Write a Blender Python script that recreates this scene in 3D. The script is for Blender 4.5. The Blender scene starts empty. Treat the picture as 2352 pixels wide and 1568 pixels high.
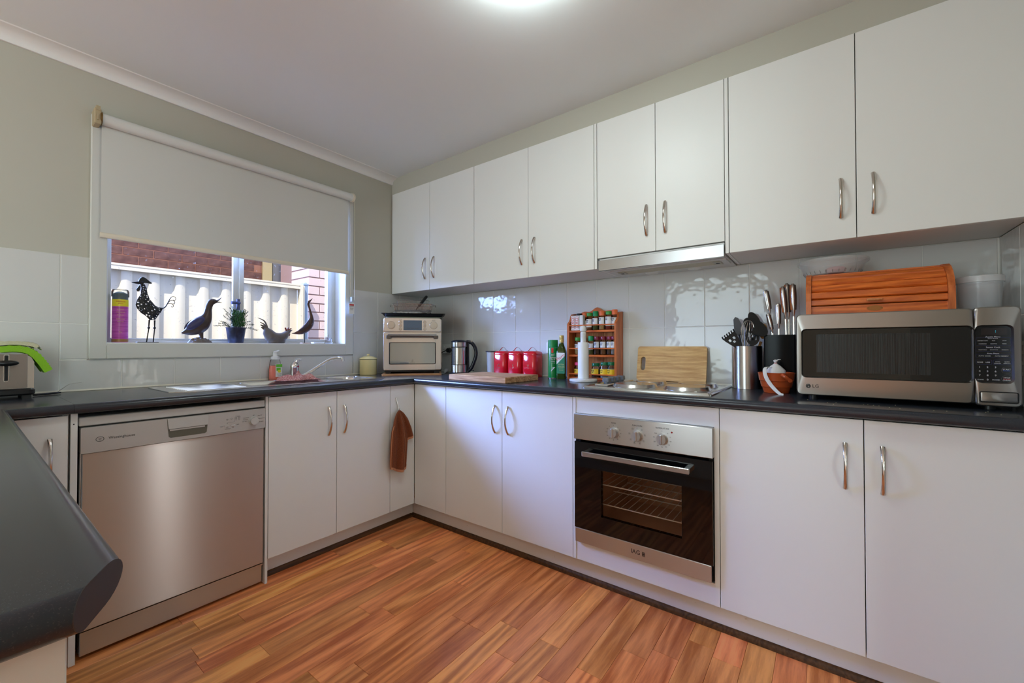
import bpy, bmesh, math, random
from mathutils import Vector, Matrix
random.seed(7)
R = math.radians
C = bpy.context.scene.collection
SC = bpy.context.scene

# ---------------------------------------------------------------- camera
cd = bpy.data.cameras.new('camera'); cam = bpy.data.objects.new('camera', cd); C.objects.link(cam)
F_PX, YAW, PITCH, ROLL = 956.107, 0.6444, 0.012384, -0.001076
cd.sensor_fit = 'HORIZONTAL'; cd.sensor_width = 36.0; cd.lens = F_PX / 2352 * 36
cd.clip_start = 0.02; cd.clip_end = 200
_f = Vector((math.cos(PITCH) * math.cos(YAW), math.cos(PITCH) * math.sin(YAW), math.sin(PITCH)))
_r = _f.cross(Vector((0, 0, 1))).normalized(); _u = _r.cross(_f)
_c, _s = math.cos(ROLL), math.sin(ROLL)
_r, _u = _c * _r + _s * _u, -_s * _r + _c * _u
_m = Matrix((_r, _u, -_f)).transposed().to_4x4(); _m.translation = Vector((-2.344, -2.6895, 1.115))
cam.matrix_world = _m
SC.camera = cam

# ---------------------------------------------------------------- sky, sun, added fill lamps, exposure
w = bpy.data.worlds.new('sky'); SC.world = w; w.use_nodes = True
bg = w.node_tree.nodes['Background']; bg.inputs[0].default_value = (0.75, 0.84, 1.0, 1); bg.inputs[1].default_value = 1.6
sd = bpy.data.lights.new('sun', 'SUN'); sd.energy = 5.6; sd.angle = R(0.6); sd.color = (1.0, 0.93, 0.82)
so = bpy.data.objects.new('sun', sd); C.objects.link(so)
so.rotation_euler = Vector((1.35, 1.0, -2.3)).to_track_quat('-Z', 'Y').to_euler()
def area(name, loc, target, sx, sy, energy, col, spread=180):
    l = bpy.data.lights.new(name, 'AREA'); l.shape = 'RECTANGLE'; l.size = sx; l.size_y = sy; l.energy = energy; l.color = col; l.spread = R(spread)
    o = bpy.data.objects.new(name, l); C.objects.link(o); o.location = loc
    o.rotation_euler = (Vector(target) - Vector(loc)).to_track_quat('-Z', 'Y').to_euler(); return o
# added fill lamps at unseen, made-up openings in wall_west and wall_far_south
area('fill_west', (-6.45, -1.05, 1.25), (0, -1.05, 1.25), 1.6, 2.0, 40, (0.79, 1.0, 1.01))
area('fill_south', (-3.45, -5.45, 1.25), (-3.0, 0, 1.25), 1.4, 2.0, 115, (0.79, 1.0, 1.01))
# lamp behind a gap added in unseen wall_south, makes the dishwasher's streak
area('streak_lamp', (-1.20, -3.75, 1.05), (-1.35, 0, 1.05), 0.30, 1.9, 3.6, (1.0, 1.0, 1.0))
# blue lamp added out of view past the fence to strengthen the sky's light
area('blue_fill_north', (-2.95, 2.3, 2.65), (-0.7, -1.4, 0.8), 1.9, 1.8, 170, (0.26, 0.42, 1.0), 75)
SC.view_settings.view_transform = 'Standard'; SC.view_settings.look = 'None'
SC.view_settings.gamma = 1.0; SC.view_settings.use_curve_mapping = False
SC.view_settings.exposure = 0.34

# ---------------------------------------------------------------- materials
def lin(c):
    c = c / 255.0
    return c / 12.92 if c <= 0.04045 else ((c + 0.055) / 1.055) ** 2.4
def S(r, g, b): return (lin(r), lin(g), lin(b), 1.0)
MATS = {}
def mat(name, col, rough=0.5, metal=0.0, spec=0.5, coat=0.0, trans=0.0, ior=1.45, alpha=1.0, emit=None, es=0.0,
        bump=None, var=None, aniso=0.0, rvar=None):
    m = bpy.data.materials.new(name); m.use_nodes = True; nt = m.node_tree; b = nt.nodes['Principled BSDF']
    b.inputs['Base Color'].default_value = col; b.inputs['Roughness'].default_value = rough
    b.inputs['Metallic'].default_value = metal; b.inputs['Specular IOR Level'].default_value = spec
    b.inputs['Coat Weight'].default_value = coat; b.inputs['Coat Roughness'].default_value = 0.08
    b.inputs['Transmission Weight'].default_value = trans; b.inputs['IOR'].default_value = ior; b.inputs['Alpha'].default_value = alpha
    if emit: b.inputs['Emission Color'].default_value = emit; b.inputs['Emission Strength'].default_value = es
    tc = nt.nodes.new('ShaderNodeTexCoord')
    if bump:  # (scale, strength, distance)
        n = nt.nodes.new('ShaderNodeTexNoise'); n.inputs['Scale'].default_value = bump[0]; n.inputs['Detail'].default_value = 2
        nt.links.new(tc.outputs['Object'], n.inputs['Vector'])
        bp = nt.nodes.new('ShaderNodeBump'); bp.inputs['Strength'].default_value = bump[1]; bp.inputs['Distance'].default_value = bump[2]
        nt.links.new(n.outputs['Fac'], bp.inputs['Height']); nt.links.new(bp.outputs['Normal'], b.inputs['Normal'])
    if var:   # (colour2, scale, lo, hi [, stretch])
        n = nt.nodes.new('ShaderNodeTexNoise'); n.inputs['Scale'].default_value = var[1]; n.inputs['Detail'].default_value = 4
        if len(var) > 4:
            mp = nt.nodes.new('ShaderNodeMapping'); mp.inputs['Scale'].default_value = var[4]
            nt.links.new(tc.outputs['Object'], mp.inputs['Vector']); nt.links.new(mp.outputs['Vector'], n.inputs['Vector'])
        else: nt.links.new(tc.outputs['Object'], n.inputs['Vector'])
        rp = nt.nodes.new('ShaderNodeValToRGB'); rp.color_ramp.elements[0].position = var[2]; rp.color_ramp.elements[1].position = var[3]
        rp.color_ramp.elements[0].color = col; rp.color_ramp.elements[1].color = var[0]
        nt.links.new(n.outputs['Fac'], rp.inputs['Fac']); nt.links.new(rp.outputs['Color'], b.inputs['Base Color'])
    if aniso:
        b.inputs['Anisotropic'].default_value = aniso; b.inputs['Anisotropic Rotation'].default_value = 0.25
        tg = nt.nodes.new('ShaderNodeTangent'); tg.direction_type = 'RADIAL'; tg.axis = 'Z'
        nt.links.new(tg.outputs['Tangent'], b.inputs['Tangent'])
    MATS[name] = m; return m
def wood(name, c1, c2, scale=(3, 40, 40), rough=0.4, spec=0.4, rnd=0.0, bump=0.05, ring=0.6):
    m = bpy.data.materials.new(name); m.use_nodes = True; nt = m.node_tree; b = nt.nodes['Principled BSDF']; N = nt.nodes.new; L = nt.links.new
    b.inputs['Roughness'].default_value = rough; b.inputs['Specular IOR Level'].default_value = spec
    tc = N('ShaderNodeTexCoord'); oi = N('ShaderNodeObjectInfo')
    ad = N('ShaderNodeVectorMath'); ad.operation = 'MULTIPLY_ADD'
    L(oi.outputs['Random'], ad.inputs[0]); ad.inputs[1].default_value = (31, 17, 23) if rnd else (0, 0, 0); L(tc.outputs['Object'], ad.inputs[2])
    mp = N('ShaderNodeMapping'); mp.inputs['Scale'].default_value = scale; L(ad.outputs[0], mp.inputs['Vector'])
    # broad swirling growth rings: sine of a smooth stretched noise
    n1 = N('ShaderNodeTexNoise'); n1.inputs['Scale'].default_value = 0.30; n1.inputs['Detail'].default_value = 1.2; L(mp.outputs[0], n1.inputs['Vector'])
    mu = N('ShaderNodeMath'); mu.operation = 'MULTIPLY'; mu.inputs[1].default_value = 62; L(n1.outputs['Fac'], mu.inputs[0])
    sn = N('ShaderNodeMath'); sn.operation = 'SINE'; L(mu.outputs[0], sn.inputs[0])
    n2 = N('ShaderNodeTexNoise'); n2.inputs['Scale'].default_value = 2.5; n2.inputs['Detail'].default_value = 6; n2.inputs['Roughness'].default_value = 0.65; L(mp.outputs[0], n2.inputs['Vector'])
    mx = N('ShaderNodeMath'); mx.operation = 'MULTIPLY_ADD'; mx.inputs[1].default_value = 0.17 * ring; L(sn.outputs[0], mx.inputs[0]); L(n2.outputs['Fac'], mx.inputs[2])
    rp = N('ShaderNodeValToRGB'); e = rp.color_ramp.elements
    e[0].position = 0.30; e[0].color = c2; e[1].position = 0.72; e[1].color = c1; L(mx.outputs[0], rp.inputs['Fac'])
    out = rp.outputs['Color']
    if rnd:
        hs = N('ShaderNodeHueSaturation'); L(out, hs.inputs['Color'])
        mr = N('ShaderNodeMapRange'); mr.inputs['To Min'].default_value = 1 - rnd; mr.inputs['To Max'].default_value = 1 + rnd
        L(oi.outputs['Random'], mr.inputs['Value']); L(mr.outputs[0], hs.inputs['Value'])
        fr = N('ShaderNodeMath'); fr.operation = 'MULTIPLY'; fr.inputs[1].default_value = 7.31; L(oi.outputs['Random'], fr.inputs[0])
        fc = N('ShaderNodeMath'); fc.operation = 'FRACT'; L(fr.outputs[0], fc.inputs[0])
        m2 = N('ShaderNodeMapRange'); m2.inputs['To Min'].default_value = 0.494; m2.inputs['To Max'].default_value = 0.510
        L(fc.outputs[0], m2.inputs['Value']); L(m2.outputs[0], hs.inputs['Hue']); out = hs.outputs['Color']
    if rnd:
        mc = N('ShaderNodeMix'); mc.data_type = 'RGBA'; mc.blend_type = 'MULTIPLY'; mc.inputs[0].default_value = 1.0
        L(out, mc.inputs[6]); L(oi.outputs['Color'], mc.inputs[7]); out = mc.outputs[2]
    L(out, b.inputs['Base Color'])
    bp = N('ShaderNodeBump'); bp.inputs['Strength'].default_value = bump; bp.inputs['Distance'].default_value = 0.002
    L(n2.outputs['Fac'], bp.inputs['Height']); L(bp.outputs['Normal'], b.inputs['Normal'])
    MATS[name] = m; return m
def thin_glass(name, tint=(1, 1, 1, 1), refl=0.12, rough=0.0, haze=None):
    m = bpy.data.materials.new(name); m.use_nodes = True; nt = m.node_tree; N = nt.nodes.new; L = nt.links.new
    nt.nodes.remove(nt.nodes['Principled BSDF']); o = nt.nodes['Material Output']
    t = N('ShaderNodeBsdfTransparent'); t.inputs[0].default_value = tint
    g = N('ShaderNodeBsdfGlossy'); g.inputs['Roughness'].default_value = rough
    lw = N('ShaderNodeLayerWeight'); lw.inputs['Blend'].default_value = refl
    mx = N('ShaderNodeMixShader'); L(lw.outputs['Fresnel'], mx.inputs[0]); L(t.outputs[0], mx.inputs[1]); L(g.outputs[0], mx.inputs[2]); res = mx
    if haze:  # dust and fingermarks on the pane: (colour, lo, hi, amount)
        d = N('ShaderNodeBsdfDiffuse'); d.inputs[0].default_value = haze[0]
        tc = N('ShaderNodeTexCoord'); n = N('ShaderNodeTexNoise'); n.inputs['Scale'].default_value = 70; n.inputs['Detail'].default_value = 3
        L(tc.outputs['Object'], n.inputs['Vector'])
        mr = N('ShaderNodeMapRange'); mr.inputs['From Min'].default_value = haze[1]; mr.inputs['From Max'].default_value = haze[2]; mr.inputs['To Max'].default_value = haze[3]
        L(n.outputs['Fac'], mr.inputs['Value']); m2 = N('ShaderNodeMixShader'); L(mr.outputs[0], m2.inputs[0]); L(mx.outputs[0], m2.inputs[1]); L(d.outputs[0], m2.inputs[2]); res = m2
    L(res.outputs[0], o.inputs['Surface']); MATS[name] = m; return m
def translucent(name, col, amount=0.5, rough=0.3):
    # milky plastic: part see-through, part diffuse/translucent
    m = bpy.data.materials.new(name); m.use_nodes = True; nt = m.node_tree; N = nt.nodes.new; L = nt.links.new
    b = nt.nodes['Principled BSDF']; b.inputs['Base Color'].default_value = col; b.inputs['Roughness'].default_value = rough
    t = N('ShaderNodeBsdfTransparent'); t.inputs[0].default_value = (0.95, 0.96, 0.97, 1)
    mx = N('ShaderNodeMixShader'); mx.inputs[0].default_value = amount; o = nt.nodes['Material Output']
    L(t.outputs[0], mx.inputs[1]); L(b.outputs[0], mx.inputs[2]); L(mx.outputs[0], o.inputs['Surface']); MATS[name] = m; return m

LAM = mat('white_laminate', (0.80, 0.80, 0.775, 1), 0.38, spec=0.35, bump=(220, 0.03, 0.001))
CARC = mat('carcass_white', (0.74, 0.735, 0.70, 1), 0.45)
PAINT = mat('wall_paint', (0.50, 0.487, 0.415, 1), 0.75, spec=0.2, bump=(90, 0.04, 0.002))
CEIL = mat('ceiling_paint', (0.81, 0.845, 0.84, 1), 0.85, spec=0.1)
CORN = mat('cornice_paint', (0.80, 0.80, 0.78, 1), 0.6, spec=0.2)
TRIMW = mat('trim_paint', (0.62, 0.62, 0.575, 1), 0.45, spec=0.35)
TILE = mat('white_glazed_tile', (0.645, 0.645, 0.62, 1), 0.07, spec=0.5, bump=(11, 0.22, 0.012))
GROUT = mat('grout', (0.80, 0.79, 0.74, 1), 0.9)
SILIC = mat('silicone', (0.72, 0.70, 0.60, 1), 0.5)
BENCH = mat('charcoal_laminate', S(46, 49, 56), 0.22, spec=0.5, var=(S(72, 73, 76), 700, 0.58, 0.80), bump=(380, 0.05, 0.0004))
STEEL = mat('brushed_steel', (0.57, 0.565, 0.56, 1), 0.28, metal=1.0, aniso=1.0, bump=(30, 0.01, 0.001))
STEELD = mat('dark_brushed_steel', (0.50, 0.49, 0.47, 1), 0.32, metal=1.0, aniso=0.7)
SATIN = mat('satin_steel', (0.66, 0.65, 0.63, 1), 0.22, metal=1.0)
CHROME = mat('chrome', (0.80, 0.80, 0.80, 1), 0.06, metal=1.0)
NICKEL = mat('polished_nickel', (0.66, 0.62, 0.57, 1), 0.14, metal=1.0)
SILVERP = mat('silver_plastic', (0.50, 0.485, 0.465, 1), 0.4, metal=0.35)
BLACKP = mat('black_plastic', S(18, 18, 20), 0.35)
BLACKM = mat('matt_black', S(14, 14, 15), 0.7)
DARKGAP = mat('dark_recess', S(20, 18, 17), 0.8)
BGLASS = mat('black_glass', S(8, 8, 9), 0.04, spec=0.6)
INK = mat('black_ink', S(22, 22, 24), 0.6)
GREYINK = mat('grey_ink', S(72, 68, 66), 0.6)
WINK = mat('white_ink', S(215, 215, 220), 0.6)
WHITEP = mat('white_plastic', S(232, 232, 228), 0.4)
CREAMP = mat('cream_plastic', S(226, 216, 196), 0.4)
FLOORW = wood('floor_laminate', (1.0, 0.36, 0.125, 1), (0.52, 0.135, 0.036, 1), scale=(1.5, 17, 17), rough=0.34, spec=0.45, rnd=0.10, ring=0.8)
QUAD = wood('dark_quad_wood', S(96, 62, 30), S(62, 36, 14), rough=0.45)
ORANGEW = wood('orange_pine', S(226, 118, 44), S(176, 76, 20), scale=(4, 30, 30), rough=0.3, spec=0.5)
ORANGEV = wood('orange_pine_upright', S(214, 118, 58), S(168, 80, 32), scale=(30, 30, 4), rough=0.3, spec=0.5)
PALEPINE = wood('pale_pine', S(222, 156, 104), S(190, 112, 62), scale=(30, 30, 4), rough=0.45)
BAMBOO = wood('cutting_board_wood', S(214, 172, 110), S(176, 130, 72), scale=(4, 40, 40), rough=0.55)
THICKW = wood('thick_board_wood', S(212, 172, 128), S(160, 112, 72), scale=(3, 34, 50), rough=0.6)
GLASS = mat('clear_glass', (1, 1, 1, 1), 0.02, trans=1.0, ior=1.45)
PANE = thin_glass('window_pane', (0.97, 0.98, 0.99, 1), 0.10, haze=((0.85, 0.82, 0.78, 1), 0.66, 0.78, 0.5))
JARG = thin_glass('jar_glass', (0.93, 0.95, 0.94, 1), 0.22, 0.03)

# ---------------------------------------------------------------- mesh helpers
class M:
    def __init__(s): s.bm = bmesh.new()
    def box(s, x0, x1, y0, y1, z0, z1, b=0.0, seg=1):
        x0, x1 = sorted((x0, x1)); y0, y1 = sorted((y0, y1)); z0, z1 = sorted((z0, z1))
        v = [s.bm.verts.new(p) for p in ((x0, y0, z0), (x1, y0, z0), (x1, y1, z0), (x0, y1, z0), (x0, y0, z1), (x1, y0, z1), (x1, y1, z1), (x0, y1, z1))]
        fs = [s.bm.faces.new([v[i] for i in f]) for f in ((3, 2, 1, 0), (4, 5, 6, 7), (0, 1, 5, 4), (1, 2, 6, 5), (2, 3, 7, 6), (3, 0, 4, 7))]
        if b:
            ed = list({e for f in fs for e in f.edges})
            bmesh.ops.bevel(s.bm, geom=ed, offset=b, segments=seg, affect='EDGES', profile=0.5)
        return s
    def loops(s, ls, cap0=True, cap1=True, closed=True):
        rows = [[s.bm.verts.new(p) for p in l] for l in ls]
        n = len(rows[0])
        for a, b in zip(rows[:-1], rows[1:]):
            for i in range(n if closed else n - 1):
                j = (i + 1) % n
                try: s.bm.faces.new((a[i], a[j], b[j], b[i]))
                except ValueError: pass
        if cap0 and n > 2: s.bm.faces.new(rows[0][::-1])
        if cap1 and n > 2: s.bm.faces.new(rows[-1])
        return s
    def prism(s, pts, axis, a, b, bev=0.0):
        def P(p, t): return (t, p[0], p[1]) if axis == 'x' else (p[0], t, p[1]) if axis == 'y' else (p[0], p[1], t)
        if bev:
            cx = sum(p[0] for p in pts) / len(pts); cy = sum(p[1] for p in pts) / len(pts)
            sx = max(abs(p[0] - cx) for p in pts); sy = max(abs(p[1] - cy) for p in pts)
            ins = [(cx + (p[0] - cx) * (1 - bev / sx), cy + (p[1] - cy) * (1 - bev / sy)) for p in pts]
            d = bev if b > a else -bev
            return s.loops([[P(p, a) for p in ins], [P(p, a + d) for p in pts], [P(p, b - d) for p in pts], [P(p, b) for p in ins]])
        return s.loops([[P(p, a) for p in pts], [P(p, b) for p in pts]])
    def tube(s, pts, r, n=8, cap=True, ell=None, closed=False):
        pts = [Vector(p) for p in pts]; m = len(pts)
        rs = r if isinstance(r, (list, tuple)) else [r] * m
        t0 = (pts[1] - pts[0]).normalized(); up = Vector((0, 0, 1)) if abs(t0.z) < 0.9 else Vector((0, 1, 0))
        nrm = (up - t0 * up.dot(t0)).normalized(); ls = []
        for i in range(m):
            a = pts[i - 1] if (i > 0 or closed) else pts[i]; b = pts[(i + 1) % m] if (i < m - 1 or closed) else pts[i]
            t = (b - a).normalized(); nrm = (nrm - t * nrm.dot(t)); nrm = nrm.normalized() if nrm.length > 1e-6 else t.orthogonal().normalized()
            bn = t.cross(nrm); e = ell or (1, 1)
            ls.append([pts[i] + rs[i] * (e[0] * math.cos(2 * math.pi * k / n) * nrm + e[1] * math.sin(2 * math.pi * k / n) * bn) for k in range(n)])
        if closed: ls.append(ls[0])
        return s.loops(ls, cap and not closed, cap and not closed)
    def cyl(s, p0, p1, r, n=16, r1=None): return s.tube([p0, p1], [r, r if r1 is None else r1], n)
    def lathe(s, prof, n=24, c=(0, 0, 0), e=(1, 1)):
        rows = []
        for r, z in prof:
            if r < 1e-6: rows.append([s.bm.verts.new((c[0], c[1], c[2] + z))])
            else: rows.append([s.bm.verts.new((c[0] + e[0] * r * math.cos(2 * math.pi * k / n), c[1] + e[1] * r * math.sin(2 * math.pi * k / n), c[2] + z)) for k in range(n)])
        for a, b in zip(rows[:-1], rows[1:]):
            for i in range(n):
                j = (i + 1) % n
                if len(a) == 1 and len(b) == 1: continue
                if len(a) == 1: s.bm.faces.new((a[0], b[j], b[i]))
                elif len(b) == 1: s.bm.faces.new((a[i], a[j], b[0]))
                else: s.bm.faces.new((a[i], a[j], b[j], b[i]))
        return s
    def ell(s, c, rx, ry, rz, n=16, m=10):
        pr = [(math.sin(math.pi * k / m), -math.cos(math.pi * k / m)) for k in range(m + 1)]; k0 = len(s.bm.verts)
        s.lathe([(p[0], p[1]) for p in pr], n); s.bm.verts.ensure_lookup_table()
        for v in s.bm.verts[k0:]: v.co = Vector((c[0] + v.co.x * rx, c[1] + v.co.y * ry, c[2] + v.co.z * rz))
        return s
    def grid(s, fn, nu, nv):
        rows = [[s.bm.verts.new(fn(i / nu, j / nv)) for j in range(nv + 1)] for i in range(nu + 1)]
        for i in range(nu):
            for j in range(nv): s.bm.faces.new((rows[i][j], rows[i + 1][j], rows[i + 1][j + 1], rows[i][j + 1]))
        return s
    def plate(s, outer, holes, z0, z1):
        # flat plate between z0 and z1 with holes (2-D loops)
        for z in (z1, z0):
            ed = []
            for lp in [outer] + holes:
                vs = [s.bm.verts.new((p[0], p[1], z)) for p in lp]
                ed += [s.bm.edges.new((vs[i], vs[(i + 1) % len(vs)])) for i in range(len(vs))]
            bmesh.ops.triangle_fill(s.bm, edges=ed, use_beauty=True, normal=(0, 0, 1 if z == z1 else -1))
        for lp in [outer] + holes: s.loops([[(p[0], p[1], z0) for p in lp], [(p[0], p[1], z1) for p in lp]], False, False)
        return s
    def mark(s): s.bm.verts.ensure_lookup_table(); return len(s.bm.verts)
    def move(s, k0, mtx):
        s.bm.verts.ensure_lookup_table()
        for v in s.bm.verts[k0:]: v.co = mtx @ v.co
        return s
    def text(s, body, size, mtx, ext=0.0002, align='CENTER', sx=1.0):
        cu = bpy.data.curves.new('t', 'FONT'); cu.body = body; cu.size = size; cu.extrude = ext; cu.align_x = align; cu.align_y = 'CENTER'; cu.resolution_u = 2
        ob = bpy.data.objects.new('t', cu); me = bpy.data.meshes.new_from_object(ob)
        me.transform(mtx @ Matrix.Diagonal((sx, 1, 1, 1))); s.bm.from_mesh(me)
        bpy.data.objects.remove(ob); bpy.data.curves.remove(cu); bpy.data.meshes.remove(me); return s
    def mesh(s, name, m, smooth=True, ang=35):
        bmesh.ops.recalc_face_normals(s.bm, faces=s.bm.faces[:])
        me = bpy.data.meshes.new(name); s.bm.to_mesh(me); s.bm.free(); me.materials.append(m)
        if smooth:
            me.shade_smooth(); me.set_sharp_from_angle(angle=R(ang))
        return me
def link(name, me, parent=None, loc=None, rot=None):
    o = bpy.data.objects.new(name, me); C.objects.link(o); o.parent = parent
    if loc: o.location = loc
    if rot: o.rotation_euler = rot
    return o
def P(name, mb, m, parent=None, label=None, smooth=True, ang=35, loc=None, rot=None):
    o = link(name, mb.mesh(name, m, smooth, ang), parent, loc, rot)
    if label: o['label'] = label
    return o
def tag(o, label, cat, group=None):
    o['label'] = label; o['category'] = cat
    if group: o['group'] = group
    return o
def thing(name, label, cat, loc=(0, 0, 0), rz=0.0, group=None):
    o = bpy.data.objects.new(name, None); o.empty_display_size = 0.05; C.objects.link(o)
    o.location = loc; o.rotation_euler = (0, 0, rz); return tag(o, label, cat, group)
def struct(o): o['kind'] = 'structure'; return o
def sroot(name, loc=(0, 0, 0), rz=0):
    o = bpy.data.objects.new(name, None); o.empty_display_size = 0.05; C.objects.link(o); o.location = loc; o.rotation_euler = (0, 0, rz); return struct(o)
def copy_tree(o, parent=None):
    c = o.copy(); C.objects.link(c); c.parent = parent
    for ch in o.children: copy_tree(ch, c)
    return c
def rrect(x0, x1, y0, y1, r, n=4):
    pts = []
    for cx, cy, a0 in ((x1 - r, y1 - r, 0), (x0 + r, y1 - r, 90), (x0 + r, y0 + r, 180), (x1 - r, y0 + r, 270)):
        pts += [(cx + r * math.cos(R(a0 + 90 * k / n)), cy + r * math.sin(R(a0 + 90 * k / n))) for k in range(n + 1)]
    return pts
def arc(cx, cz, r, a0, a1, n): return [(cx + r * math.cos(R(a0 + (a1 - a0) * k / n)), cz + r * math.sin(R(a0 + (a1 - a0) * k / n))) for k in range(n + 1)]
def smoothline(pts, n=6):
    # Catmull-Rom through 2-D or 3-D points
    pts = [Vector(p) for p in pts]; out = []
    for i in range(len(pts) - 1):
        p0 = pts[max(i - 1, 0)]; p1 = pts[i]; p2 = pts[i + 1]; p3 = pts[min(i + 2, len(pts) - 1)]
        for k in range(n):
            t = k / n; out.append(0.5 * ((2 * p1) + (p2 - p0) * t + (2 * p0 - 5 * p1 + 4 * p2 - p3) * t * t + (3 * p1 - p0 - 3 * p2 + p3) * t ** 3))
    return out + [pts[-1]]
FRONT = Matrix.Rotation(R(90), 4, 'X')     # text drawn to face local -Y
def TF(x, y, z, rot=0.0): return Matrix.Translation((x, y, z)) @ FRONT @ Matrix.Rotation(R(rot), 4, 'Z')
STOVE = R(-90)                             # local +X runs to the right along the stove wall, local -Y faces the room
BT = 0.917                                 # worktop height
# ---------------------------------------------------------------- room shell
CZ, END = 2.42, -3.217
floor = P('floor', M().box(-6.5, 0, -5.5, 0.25, -0.12, -0.011), CARC); struct(floor)
rows = 31
known = {0: [-1.76], 2: [-1.06], 4: [-1.655], 5: [-1.30], 11: [-1.006], 10: [-1.10], 9: [-1.10], 15: [-1.04], 18: [-0.664]}
pale = {(0, 1), (2, 1), (4, 0)}
for k in range(-1, rows):
    y1 = -0.618 - 0.0915 * k; y0 = y1 - 0.0915
    if k == -1: y1 = -0.49
    js = known.get(k, [-0.75 - random.random() * 1.1]); xs = list(js)
    while xs[0] > -2.9: xs.insert(0, xs[0] - random.uniform(0.62, 1.05))
    while xs[-1] < -0.9: xs.append(xs[-1] + random.uniform(0.62, 1.05))
    xs = [x for x in xs if -3.1 < x < -0.56]; n0 = xs.index(js[0]) if js[0] in xs else 0
    ed = [-3.3] + xs + [-0.50]
    for i in range(len(ed) - 1):
        g = 0.0004
        o = P('floorboard', M().box(ed[i] + g, ed[i + 1] - g, y0 + g, y1 - g, -0.010, 0.0, 0.0007), FLOORW, floor, smooth=False)
        v = random.uniform(0.84, 1.08); hue = random.uniform(-0.03, 0.03)
        if (k, i - n0) in pale: v, hue = 1.24, 0.07
        o.color = (v * (1 - hue * .3), v * (1 + hue), v * (1 + hue * 0.6), 1)
P('floor_beyond', M().box(-6.5, -3.3, -5.5, 0, -0.010, 0).box(-3.3, 0, -5.5, -0.618 - 0.0915 * rows, -0.010, 0).box(-3.3, 0, -0.49, 0, -0.010, 0).box(-0.5, 0, -0.618 - 0.0915 * rows, -0.49, -0.010, 0), FLOORW, floor, smooth=False)

WX0, WX1, WZ0, WZ1 = -1.926, -0.722, 1.137, 2.13     # window opening
wn = P('wall_north', M().box(-6.5, WX0 - 0.0125, 0.005, 0.25, 0, 2.6).box(WX1 + 0.0125, 0.2, 0.005, 0.25, 0, 2.6).box(WX0 - 0.0125, WX1 + 0.0125, 0.005, 0.25, 0, WZ0 - 0.0165).box(WX0 - 0.0125, WX1 + 0.0125, 0.005, 0.25, WZ1 + 0.0125, 2.6), PAINT, smooth=False); struct(wn)
P('outer_skin', M().box(-6.5, WX0 - 0.02, 0.25, 0.26, -0.2, 2.45).box(WX1 + 0.02, 0.2, 0.25, 0.26, -0.2, 2.45).box(WX0 - 0.02, WX1 + 0.02, 0.25, 0.26, -0.2, WZ0 - 0.02), mat('outer_brick_skin', S(140, 124, 108), 0.9), wn, smooth=False)
we = P('wall_east', M().box(0.005, 0.2, -5.5, 0.005, 0, 2.6), PAINT, smooth=False); struct(we)
ws = P('wall_south', M().box(-3.0, -1.30, END - 0.12, END - 0.005, 0, 2.6).box(-1.12, 0.005, END - 0.12, END - 0.005, 0, 2.6).box(-1.30, -1.12, END - 0.12, END - 0.005, 2.04, 2.6), PAINT, smooth=False); struct(ws)  # narrow gap added for the streak lamp to shine through
struct(P('wall_west', M().box(-6.7, -6.5, -5.5, -1.9, 0, 2.6).box(-6.7, -6.5, -0.2, 0.25, 0, 2.6).box(-6.7, -6.5, -1.9, -0.2, 2.25, 2.6), PAINT, smooth=False))
struct(P('wall_far_south', M().box(-6.7, -4.2, -5.7, -5.5, 0, 2.6).box(-2.7, 0.2, -5.7, -5.5, 0, 2.6).box(-4.2, -2.7, -5.7, -5.5, 2.25, 2.6), PAINT, smooth=False))
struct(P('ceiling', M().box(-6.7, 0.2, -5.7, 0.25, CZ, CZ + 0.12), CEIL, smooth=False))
bulk = struct(P('wall_bulkhead', M().box(-0.318, 0.004, END + 0.001, 0.004, 2.2985, CZ), PAINT, smooth=False))
prof = [(0.004, CZ), (0.004, 2.374), (-0.006, 2.374), (-0.008, 2.380)] + [(-0.070 + 0.062 * math.cos(R(a)), 2.380 + 0.036 * math.sin(R(a))) for a in (10, 25, 40, 55, 70, 85)] + [(-0.072, 2.4165), (-0.076, CZ)]
struct(P('trim_1', M().loops([[(x, p[0], p[1]) for p in prof] for x in (-6.5, -0.3185)]), CORN))
def tiles(parent, cells, axis, sgn=1):
    cache = {}
    for a, b, z0, z1 in cells:
        k = (round(b - a, 3), round(z1 - z0, 3))
        if k not in cache:
            wd, hd = k; g = 0.0015
            if axis == 'n': m = M().box(g, wd - g, -0.0055, 0, g, hd - g, 0.0016)
            elif axis == 'e': m = M().box(-0.0055, 0, g, wd - g, g, hd - g, 0.0016)
            else: m = M().box(g, wd - g, 0, 0.0055, g, hd - g, 0.0016)
            cache[k] = m.mesh('tile', TILE, False)
        loc = (a, 0.0045, z0) if axis == 'n' else (0.0045, a, z0) if axis == 'e' else (a, END - 0.0045, z0)
        link('tile', cache[k], parent, loc)
cells = []
for k in range(-1, 12):
    b = min(-0.001, -0.0415 - 0.2035 * k); a = -0.0415 - 0.2035 * (k + 1)
    if k == -1: a = -0.0415
    for z0, z1 in ((0.922, 1.22), (1.22, 1.525)):
        if a > -0.66 or b < -1.986: cells.append((a, b, z0, z1))
        elif b > -0.66 or a < -1.986:      # cut beside the window board
            if b > -0.66: cells.append((-0.659, b, max(z0, 1.06), z1)); z1 = min(z1, 1.058)
            else: cells.append((a, -1.987, max(z0, 1.06), z1)); z1 = min(z1, 1.058)
            if z0 < 1: cells.append((a, b, z0, z1))
        elif z0 < 1: cells.append((a, b, z0, 1.058))
tiles(wn, cells, 'n')
cells = []
for k in range(-1, 16):
    b = -0.144 - 0.2046 * k if k >= 0 else -0.001; a = max(-0.144 - 0.2046 * (k + 1), END + 0.001)
    if b - a > 0.01: cells += [(a, b, 0.922, 1.22), (a, b, 1.22, 1.522)]
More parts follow.
